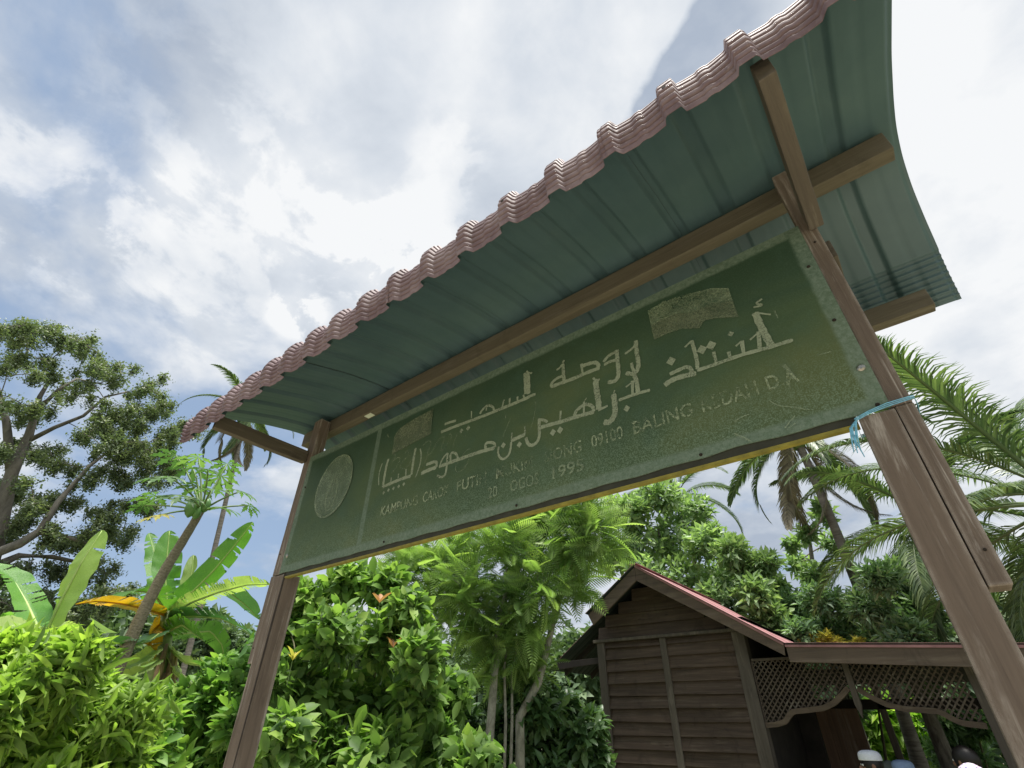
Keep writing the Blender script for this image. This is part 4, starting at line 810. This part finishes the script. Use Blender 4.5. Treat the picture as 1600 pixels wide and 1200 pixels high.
def palm(label, crown, fr, r=.12, L=3.9, base=None, nuts=4, group='coconut palms round the garden', hang=1., curl=1.):
    root = thing('coconut_palm', label, 'palm', None); crown = np.asarray(crown, float); b = ground_under(crown) if base is None else np.asarray(base, float)
    mb = MB(); K = 24; pts = [b*(1-t)+crown*t+np.array([.12*math.sin(t*3), .05*math.sin(t*5), 0]) for t in np.linspace(0, 1, K)]
    rr = [r*(1.35-.5*min(1, i/5.)-.25*i/K)*(1+.045*(i % 2)) for i in range(K)]; mb.tube(pts, rr, 12); mb.build('trunk', 'bark_palm', root, smooth=True)
    top = pts[-1]
    for az, el, dry in fr:
        o = link('frond', frond(el, dry, L, hang, curl), root); o.location = top+np.array([0, 0, random.uniform(-.1, .15)]); o.rotation_euler = (random.uniform(-.35, .35), 0, math.radians(az))
    mb = MB(); mb.tube([top-np.array([0, 0, .5]), top-np.array([0, 0, .2]), top+np.array([0, 0, .35]), top+np.array([0, 0, .8])], [r*.9, r*1.35, r*.9, r*.2], 10); mb.build('crown_shaft', 'stem_green', root, smooth=True)
    for k in range(nuts):
        a = k*6.28/nuts+random.random(); m_ = MB(); c = top+np.array([math.cos(a)*.26, math.sin(a)*.26, -.25+random.uniform(-.08, .08)])
        m_.tube([c+np.array([0, 0, z_]) for z_ in (.13, .10, .04, -.04, -.10, -.13)], [.02, .075, .105, .10, .06, .01], 9); m_.build('coconut', 'papaya_fruit', root, smooth=True)
    base_at(root, b); return root
def fan(n, e0, e1, start=0, dry_low=True): 
    out = []
    for i in range(n):
        el = e0+(e1-e0)*i/(n-1); out.append((start+i*137.5+random.uniform(-10, 10), el, dry_low and el < -45))
    return out
palm('slender coconut palm behind the left end of the sheet roof', at(388, 645, 18), fan(18, 68, -78, 20), base=ground_under(at(345, 900, 18)), L=2.3, r=.10, hang=1.3)
palm('tall coconut palm whose fronds hang below the right half of the board', at(1238, 672, 11.5), fan(15, 60, -88, 35), L=2.6, r=.12, hang=1.5)
palm('young coconut palm with arching fronds left of the right post', at(1440, 810, 11.5), fan(13, 62, -30, 40, False), L=2.9, r=.13, hang=1.4)
palm('large coconut palm at the right edge of the picture', at(1665, 790, 9.2), fan(26, 78, -45, 60, False), L=3.6, r=.15, hang=1.3)
palm('low coconut palm behind the right post near the verandah roof', at(1620, 985, 13), fan(11, 60, -10, 80, False), L=3.0, r=.13, hang=1.2)
palm('distant coconut palm peeping above the rubber trees under the board', at(1060, 775, 20), fan(12, 70, -40, 0, False), L=3.0, r=.12)
# --- banana plants
def banana_leaf(root, pts, w, mat, roll=0., fold=.35, torn=.25, name='leaf', seed=None):
    """pts: midrib control points (world); w: half width of the blade"""
    K = 42; P, _l = spline(np.array(pts), K+1); t = unit(np.gradient(P, axis=0)); rs = random.Random(seed or hash((float(P[0][0]), float(P[-1][2])))); vs = []; uv = []; q = []
    M_ = 5; n_u = np.array([0, 0, 1.]); prev = None
    for i in range(K+1):
        s = i/K; side = np.cross(t[i], n_u); side = side/np.linalg.norm(side) if np.linalg.norm(side) > .15 else (prev if prev is not None else np.array([1., 0, 0]))
        if prev is not None and side@prev < 0: side = -side
        if prev is not None: side = unit(side*.4+prev*.6)
        prev = side; up_ = np.cross(side, t[i]); up_ = up_ if up_[2] >= 0 or abs(up_[2]) < .2 else -up_
        a = roll; sd = side*math.cos(a)+up_*math.sin(a); uu = np.cross(sd, t[i]); 
        if uu@up_ < 0: uu = -uu
        ww = w*min(1, (s/.16)**.6 if s > 0 else 0)*math.sqrt(max(0, 1-((max(0, s-.55))/.452)**2.2))*(1+.018*math.sin(s*31))
        for k in range(-M_, M_+1):
            f = k/M_; vs.append(P[i]+sd*ww*f*math.cos(fold*abs(f))+uu*(ww*abs(f)*math.sin(fold)*(.9 if fold > 0 else 1)+.005*math.sin(s*40+k)*abs(f)*w/.2)-t[i]*ww*.12*abs(f)); uv.append((s*6, f))
    W_ = 2*M_+1; keep = []
    cuts = {sd_: [rs.random() < torn for _ in range(K)] for sd_ in (-1, 1)}
    vs = np.array(vs)
    for i in range(K):
        for k in range(W_-1): keep.append((i*W_+k, i*W_+k+1, (i+1)*W_+k+1, (i+1)*W_+k))
    # tears: pull the blade apart from the margin inwards
    extra = []; euv = []; F = []
    for i in range(K):
        for k in range(W_-1):
            f = keep[i*(W_-1)+k]; sd_ = -1 if k < M_ else 1; depth = (M_-k-1) if sd_ < 0 else (k-M_)
            if cuts[sd_][i] and depth >= 1:
                o = len(vs)+len(extra); c = [vs[j] for j in f]; d = t[i]*rs.uniform(.004, .014)*depth*w/.2
                extra += [c[0], c[1], c[2]-d, c[3]-d-np.array([0, 0, .004*depth])]; euv += [uv[j] for j in f]; F.append((o, o+1, o+2, o+3))
            else: F.append(f)
    allv = np.r_[vs, np.array(extra).reshape(-1, 3)] if extra else vs
    o = link(name, mesh_np(name, allv, [np.array(F)], mat, uv=np.array(uv+euv), smooth=True), root)
    m_ = MB(); m_.tube([p-np.array([0, 0, .006]) for p in P[::3]], list(np.linspace(.013, .003, len(P[::3]))), 5); mr = m_.build('midrib', 'banana_rib' if 'yellow' not in mat else 'banana_yellow', o, smooth=True)
    return o
def stalk(root, pts, r, mat='banana_stalk', name='pseudostem'):
    m_ = MB(); m_.tube(pts, r, 10); return m_.build(name, mat, root, smooth=True)
B = lambda d, *px: [at(x, y, d+dd) for x, y, dd in px]
bn = thing('banana_plant', 'banana plant with spreading torn leaves and one orange dying leaf', 'banana plant')
D0 = 6.0; hub = at(262, 955, D0)
stalk(bn, [ground_under(at(240, 1100, D0)), at(236, 1120, D0), at(243, 1060, D0), at(255, 1000, D0), hub], [.13, .11, .10, .075, .04], 'banana_stalk')
for i in range(9):      # dry sheaths round the stem
    a = i*.7; c = at(240+i % 3*3, 1050+i*6, D0-.02); m_ = MB(); dx = np.array([math.cos(a)*.12, math.sin(a)*.12, 0]); 
    m_.tube([c+dx*.6+np.array([0, 0, .22]), c+dx, c+dx*1.25-np.array([0, 0, .25])], [.012, .035, .01], 5); m_.build('dry_sheath', 'banana_dry', bn, smooth=True)
LV = [([(262, 955, 0), (258, 900, -.02), (262, 862, 0), (265, 829, .02)], 17, 'banana_green', 1.15, .25, .1),
      ([(258, 958, 0), (252, 910, .2), (243, 868, .3), (233, 833, .35)], 15, 'banana_green', .9, .3, .1),
      ([(264, 950, 0), (300, 925, -.2), (335, 890, -.3), (368, 850, -.4), (395, 816, -.5)], 17, 'banana_green', .7, .5, .2),
      ([(268, 955, 0), (292, 925, .3), (300, 895, .35), (303, 867, .4)], 12, 'banana_pale', 1.2, .6, .1),
      ([(262, 958, 0), (240, 925, -.3), (210, 922, -.6), (178, 938, -.9)], 18, 'banana_green', -.35, .2, .5),
      ([(264, 960, 0), (300, 940, -.3), (340, 925, -.7), (385, 913, -1.1), (422, 912, -1.4)], 13, 'banana_pale', .5, .4, .55),
      ([(266, 962, 0), (310, 925, .4), (350, 918, .7), (385, 945, 1.0), (406, 968, 1.2)], 17, 'banana_dark', .2, .3, .4),
      ([(264, 965, 0), (300, 962, -.3), (345, 965, -.6), (385, 985, -.9), (400, 1000, -1.0)], 16, 'banana_dark', .3, .3, .4),
      ([(258, 960, 0), (225, 950, -.5), (190, 942, -.9), (150, 938, -1.2), (120, 943, -1.4)], 12, 'banana_yellow', -.45, .15, .3),
      ([(255, 985, 0), (235, 1000, -.5), (205, 1010, -.9), (170, 1000, -1.2), (145, 1008, -1.4)], 14, 'banana_dark', -.2, .3, .3),
      ([(255, 990, 0), (285, 975, -.3), (305, 990, -.5), (318, 1000, -.6)], 15, 'banana_green', .6, .3, .3),
      ([(262, 1010, 0), (290, 1035, -.2), (320, 1040, -.3), (345, 1036, -.5)], 14, 'banana_pale', .3, .3, .5),
      ([(258, 1020, 0), (272, 1050, -.1), (300, 1075, -.2), (325, 1090, -.3)], 15, 'banana_pale', .2, .3, .4),
      ([(250, 975, 0), (238, 985, -.2), (232, 1010, -.2), (228, 1040, -.1)], 15, 'banana_yellow', .9, .6, .2),
      ([(264, 990, .1), (330, 985, .8), (350, 1010, 1.0), (345, 1045, 1.1)], 13, 'banana_green', .9, .3, .4),
      ([(250, 1030, -.1), (220, 1050, -.5), (190, 1062, -.8), (160, 1090, -1.0)], 12, 'banana_dry', .2, .6, .5),
      ([(250, 1010, -.1), (215, 1035, -.6), (190, 1045, -.9), (150, 1035, -1.0)], 11, 'banana_pale', .2, .4, .4)]
for pts, wpx, mt, roll, fold, torn in LV:
    P = B(D0, *pts); torn *= .8; banana_leaf(bn, P, wpx*mpp(P[1])*1.22, mt if mt != 'banana_dry' else 'banana_pale', roll, fold, torn)
base_at(bn, ground_under(at(240, 1100, D0)))
bn2 = thing('banana_plant', 'banana plant with one huge upright pale leaf at the left edge', 'banana plant')
D1 = 4.6; b0 = ground_under(at(60, 1120, D1)); stalk(bn2, [b0, at(60, 1130, D1), at(62, 1040, D1), at(68, 985, D1)], [.11, .10, .08, .04])
for pts, wpx, mt, roll, fold, torn in [([(72, 990, 0), (98, 935, -.05), (128, 878, -.1), (160, 828, -.1)], 36, 'banana_light', 1.2, .15, .03), ([(62, 985, 0), (42, 940, .2), (22, 905, .3), (-20, 880, .4)], 22, 'banana_green', .5, .4, .2),
        ([(62, 985, 0), (30, 975, -.2), (-10, 985, -.4), (-60, 1010, -.5)], 20, 'banana_pale', .3, .4, .3), ([(68, 990, 0), (90, 975, .3), (115, 985, .5), (135, 1010, .6)], 14, 'banana_pale', .2, .3, .3), ([(62, 990, 0), (40, 960, .5), (20, 962, .7), (-15, 1000, .8)], 18, 'banana_green', .2, .3, .3)]:
    P = B(D1, *pts); torn *= .6; banana_leaf(bn2, P, wpx*mpp(P[1]), mt, roll, fold, torn)
base_at(bn2, b0)
# --- papaya
pp = thing('papaya_tree', 'slim leaning papaya tree with ringed trunk, lobed leaves and green fruit', 'papaya tree')
DP = 5.0; tp = at(316, 795, DP)
tr_ = [ground_under(at(140, 1140, DP)), at(150, 1110, DP), at(185, 1040, DP), at(222, 960, DP), at(258, 890, DP), at(292, 835, DP), tp]
P_, _l = spline(np.array(tr_), 60); m_ = MB(); m_.tube(list(P_), [(.075-.045*i/60)*(1+.05*(i % 2)) for i in range(60)], 14); m_.build('trunk', 'bark_papaya', pp, smooth=True)
def papaya_leaf(hubp, L, D, Nn, mat):
    vs = [np.zeros(3)]; fs = []; n_l = 7
    for i in range(n_l):
        a = math.radians(-125+250*i/(n_l-1)); LL = (.55+.45*math.cos(a*.6))*random.uniform(.9, 1.08); d = np.array([math.cos(a), math.sin(a)]); p = np.array([-d[1], d[0]])
        def Q(t, w_, z_=0): q = d*LL*t+p*w_*LL; return np.array([q[0], q[1], z_-.22*t*t])
        L0 = [(.12, .03), (.34, .075), (.40, .17), (.50, .09), (.60, .20), (.68, .08), (.80, .12), (.84, .045)]
        o = len(vs); vs.append(Q(.30, 0, .02)); vs.append(Q(.62, 0, .02)); vs.append(Q(1.0, 0, -.03)); left = []; right = []
        for t, w_ in L0: left.append(len(vs)); vs.append(Q(t, w_, .03)); right.append(len(vs)); vs.append(Q(t, -w_, .03))
        for sd in (left, right):
            seq = [0]+sd+[o+2]; cen = [0, o, o, o, o+1, o+1, o+1, o+1, o+2, o+2]
            for k in range(len(seq)-1):
                c = o if k < 5 else o+1; tri = (c, seq[k], seq[k+1]); fs.append(tri if sd is right else tri[::-1])
            tri = (o, sd[4], o+1); fs.append(tri if sd is right else tri[::-1])
    vs = np.array(vs); D, S_, U = frames(D[None], Nn[None]); W_ = hubp+L*(vs[:, :1]*D+vs[:, 1:2]*S_+vs[:, 2:]*U)
    return link('leaf', mesh_np('leaf', W_, [np.array(fs)], mat, rnd=np.full(len(vs), random.random())), pp)
for (x, y, dd, Lpx, mt) in [(262, 745, -.5, 52, 0), (300, 730, .4, 50, 0), (325, 735, -.2, 46, 0), (345, 745, .5, 46, 0), (285, 775, -.6, 50, 0), (375, 768, -.3, 40, 0), (350, 795, -.5, 36, 0), (243, 775, .3, 44, 0), (310, 715, .1, 44, 0), (250, 805, -.2, 36, 1), (330, 765, -.7, 46, 0), (388, 790, .1, 30, 0), (275, 712, .5, 40, 0), (225, 790, .2, 30, 0), (355, 725, .1, 36, 0), (308, 760, .2, 44, 0)]:
    h = at(x, y, DP+dd); ax = h-tp; ax[2] = 0; ax = unit(ax); D = unit(ax+np.array([0, 0, random.uniform(-.6, -.1)])); Nn = unit(np.array([0, 0, 1.])+ax*.5+RNG.normal(size=3)*.12)
    o = papaya_leaf(h, .86*Lpx*mpp(h), D, Nn, 'leaf_yellow' if mt else 'leaf_papaya')
    m_ = MB(); m_.tube(bez(tp-np.array([0, 0, .02]), h, 6, .10, .02), list(np.linspace(.010, .006, 6)), 5); m_.build('petiole', 'stem_green', o, smooth=True)
for x, y, s_ in ((300, 792, 1.0), (322, 789, .75), (308, 800, .7)):
    c = at(x, y, DP-.08); m_ = MB(); m_.tube([c+np.array([-.0, 0, z_*s_]) for z_ in (.075, .055, .02, -.03, -.07, -.095)], [.012*s_, .036*s_, .048*s_, .05*s_, .032*s_, .006*s_], 12); m_.build('fruit', 'papaya_fruit', pp, smooth=True)
base_at(pp, tr_[0])
# --- grey pipe stump
m_ = MB(); c = at(331, 1075, 5.6); m_.tube([ground_under(c), c, c+np.array([0, 0, .14])], [.05, .05, .05], 12); tag(m_.build('concrete_stake', 'bark_grey'), 'short grey stake standing among the hedge behind the left post', 'stake')

# ------------------------------------------------------------------ people seated beneath the verandah edge
def person(label, head_px, dist, face, cap, capmat, shirt, hair='black_hair', trousers='dark_trousers', tilt=0.):
    root = thing('person', label, 'person'); T = at(*head_px, dist)      # top of the head
    off = T-np.array([0, 0, 1.30]); off = np.array([T[0], T[1], T[2]-1.30]); a = math.radians(face)
    def W(x, y, z_): return (T[0]+x*math.cos(a)-y*math.sin(a), T[1]+x*math.sin(a)+y*math.cos(a), off[2]+z_)      # +y = facing
    pts = [((0, 0, .47), .145, .12), ((0, .005, .62), .135, .10), ((0, .0, .80), .155, .105), ((0, -.01, .93), .15, .09), ((0, 0, 1.02), .058, .055), ((0, .015, 1.08), .055, .058), ((0, .022, 1.15), .078, .09), ((0, .02, 1.225), .07, .085)]
    ed = [(i, i+1) for i in range(7)]
    def chain(start, lst):
        prev = start
        for p, rx, ry in lst: pts.append((p, rx, ry)); ed.append((prev, len(pts)-1)); prev = len(pts)-1
        return prev
    for s in (-1, 1):
        e = chain(3, [((s*.17, 0, .93), .058, .055), ((s*.205, .04, .70), .044, .042), ((s*.19, .24, .60), .036, .032), ((s*.17, .34, .57), .028, .02), ((s*.165, .40, .555), .036, .016)])
        for k, (dx, L_) in enumerate(((-.026, .062), (-.009, .072), (.008, .068), (.024, .054))): chain(e, [((s*.165+dx, .43, .552), .0095, .009), ((s*.165+dx, .43+L_*.55, .545), .009, .0085), ((s*.165+dx, .43+L_, .53), .0075, .007)])
        chain(e, [((s*.165-s*.035, .40, .56), .011, .01), ((s*.165-s*.048, .43, .555), .009, .008)])
        chain(0, [((s*.10, .08, .47), .085, .08), ((s*.12, .42, .49), .062, .06), ((s*.12, .46, .27), .052, .055), ((s*.12, .44, .09), .036, .038), ((s*.12, .55, .035), .04, .028)])
    def skinmesh(name, idx, mat, grow=1.0, sub=2):
        mp = {i: k for k, i in enumerate(idx)}; me = bpy.data.meshes.new(name); me.from_pydata([W(*pts[i][0]) for i in idx], [(mp[x], mp[y]) for x, y in ed if x in mp and y in mp], [])
        o = bpy.data.objects.new(name, me); COL.objects.link(o); o.parent = root; sk = o.modifiers.new('skin', 'SKIN')
        for k, i in enumerate(idx):
            sv = me.skin_vertices[0].data[k]; sv.radius = (pts[i][1]*grow, pts[i][2]*grow); sv.use_root = (k == 0)
        sk.use_smooth_shade = True; ss = o.modifiers.new('sub', 'SUBSURF'); ss.levels = ss.render_levels = sub; me.materials.append(MAT[mat]); return o
    skinmesh('body', list(range(len(pts))), 'skin')
    arm0 = [i for i in range(8, len(pts))]; half = (len(pts)-8)//2
    torso = [0, 1, 2, 3, 4]+[8, 9, 10]+[8+half, 9+half, 10+half]; skinmesh('shirt', torso, shirt, 1.13)
    legs = [0]+[i for i in range(8, len(pts)) if i in (8+half-5, 8+half-4, 8+half-3, 8+half-2, 8+2*half-5, 8+2*half-4, 8+2*half-3, 8+2*half-2)]; skinmesh('trousers', legs, trousers, 1.14)
    def ball(name, c, r, mat, n=14, zs=None, parent=root):
        m_ = MB(); zs = zs or [(-1, .05), (-.8, .6), (-.45, .9), (0, 1), (.45, .9), (.8, .6), (1, .05)]; vs = []; 
        for zz, rr in zs:
            for k in range(n): q = 2*math.pi*k/n; vs.append(W(c[0]+r[0]*rr*math.cos(q), c[1]+r[1]*rr*math.sin(q), c[2]+r[2]*zz))
        fs = [(i*n+k, i*n+(k+1) % n, (i+1)*n+(k+1) % n, (i+1)*n+k) for i in range(len(zs)-1) for k in range(n)]+[tuple(range(n))[::-1], tuple((len(zs)-1)*n+k for k in range(n))]
        m_.add(vs, fs); return m_.build(name, mat, parent, smooth=True)
    for s in (-1, 1): ball('eye', (s*.030, .098, 1.185), (.012, .008, .010), 'eye_white'); ball('ear', (s*.078, .015, 1.17), (.010, .018, .030), 'skin')
    ball('nose', (0, .112, 1.158), (.013, .020, .022), 'skin'); ball('mouth', (0, .103, 1.118), (.024, .008, .007), 'leaf_young_red')
    if cap == 'kopiah':
        ball('hair', (0, .005, 1.195), (.084, .098, .075), hair, zs=[(-1, .55), (-.6, .93), (0, 1), (.5, .9), (.8, .6)])
        ball('cap', (0, .008, 1.262), (.088, .104, .040), capmat, 24, [(-1, 1.0), (-.8, 1.02), (.1, .99), (.5, .92), (.85, .75), (1.05, .48), (1.12, .05)])
    elif cap == 'hair': ball('hair', (0, .000, 1.20), (.090, .108, .100), hair, 20, [(-.9, .5), (-.6, .9), (0, 1), (.45, .9), (.75, .66), (.95, .3), (1, .05)])
    else:
        ball('headscarf', (0, -.004, 1.19), (.098, .112, .112), capmat, 20, [(-1.35, 1.25), (-1, .95), (-.5, .92), (0, 1), (.45, .9), (.75, .66), (.95, .3), (1, .05)])
    base_at(root, (T[0], T[1], off[2])); return root
person('person in a white skullcap, leftmost of the people below the lattice', (1357, 1173), 7.2, 110, 'kopiah', 'white_cloth', 'white_cloth')
person('person in a grey headscarf between the white and the blue caps', (1386, 1188), 8.0, 150, 'scarf', 'grey_cloth', 'grey_cloth')
person('person in a pale blue cap near the middle below the lattice', (1409, 1188), 7.7, 120, 'kopiah', 'blue_cloth', 'blue_cloth')
person('person with bare black hair beside the right post', (1501, 1164), 7.0, 60, 'hair', None, 'green_cloth')
person('person in a patterned pink headscarf in front of the black-haired one', (1512, 1192), 6.4, 90, 'scarf', 'floral_cloth', 'floral_cloth')
for (px, py, d), lab in (((1372, 1180, 7.5), 'plain wooden bench under the skullcapped people'), ((1505, 1180, 6.85), 'plain wooden bench beside the right post')):
    bt = thing('bench', lab, 'bench'); c = at(px, py, d); z0 = .12 if c[1] > 6.1 else 0
    for (x0, x1, y0, y1, z_0, z_1, nm) in ((-.7, .7, -.35, -.05, .30, .335, 'seat'), (-.7, .7, .0, .30, .30, .335, 'seat'), (-.6, -.55, -.3, .25, 0, .298, 'leg'), (.55, .6, -.3, .25, 0, .298, 'leg')):
        m_ = MB(); m_.box(c[0]+x0, c[0]+x1, c[1]+y0, c[1]+y1, z_0, z_1); m_.build(nm, 'plank_wall_wood', bt, bevel=.004)
    base_at(bt, (c[0], c[1], 0))
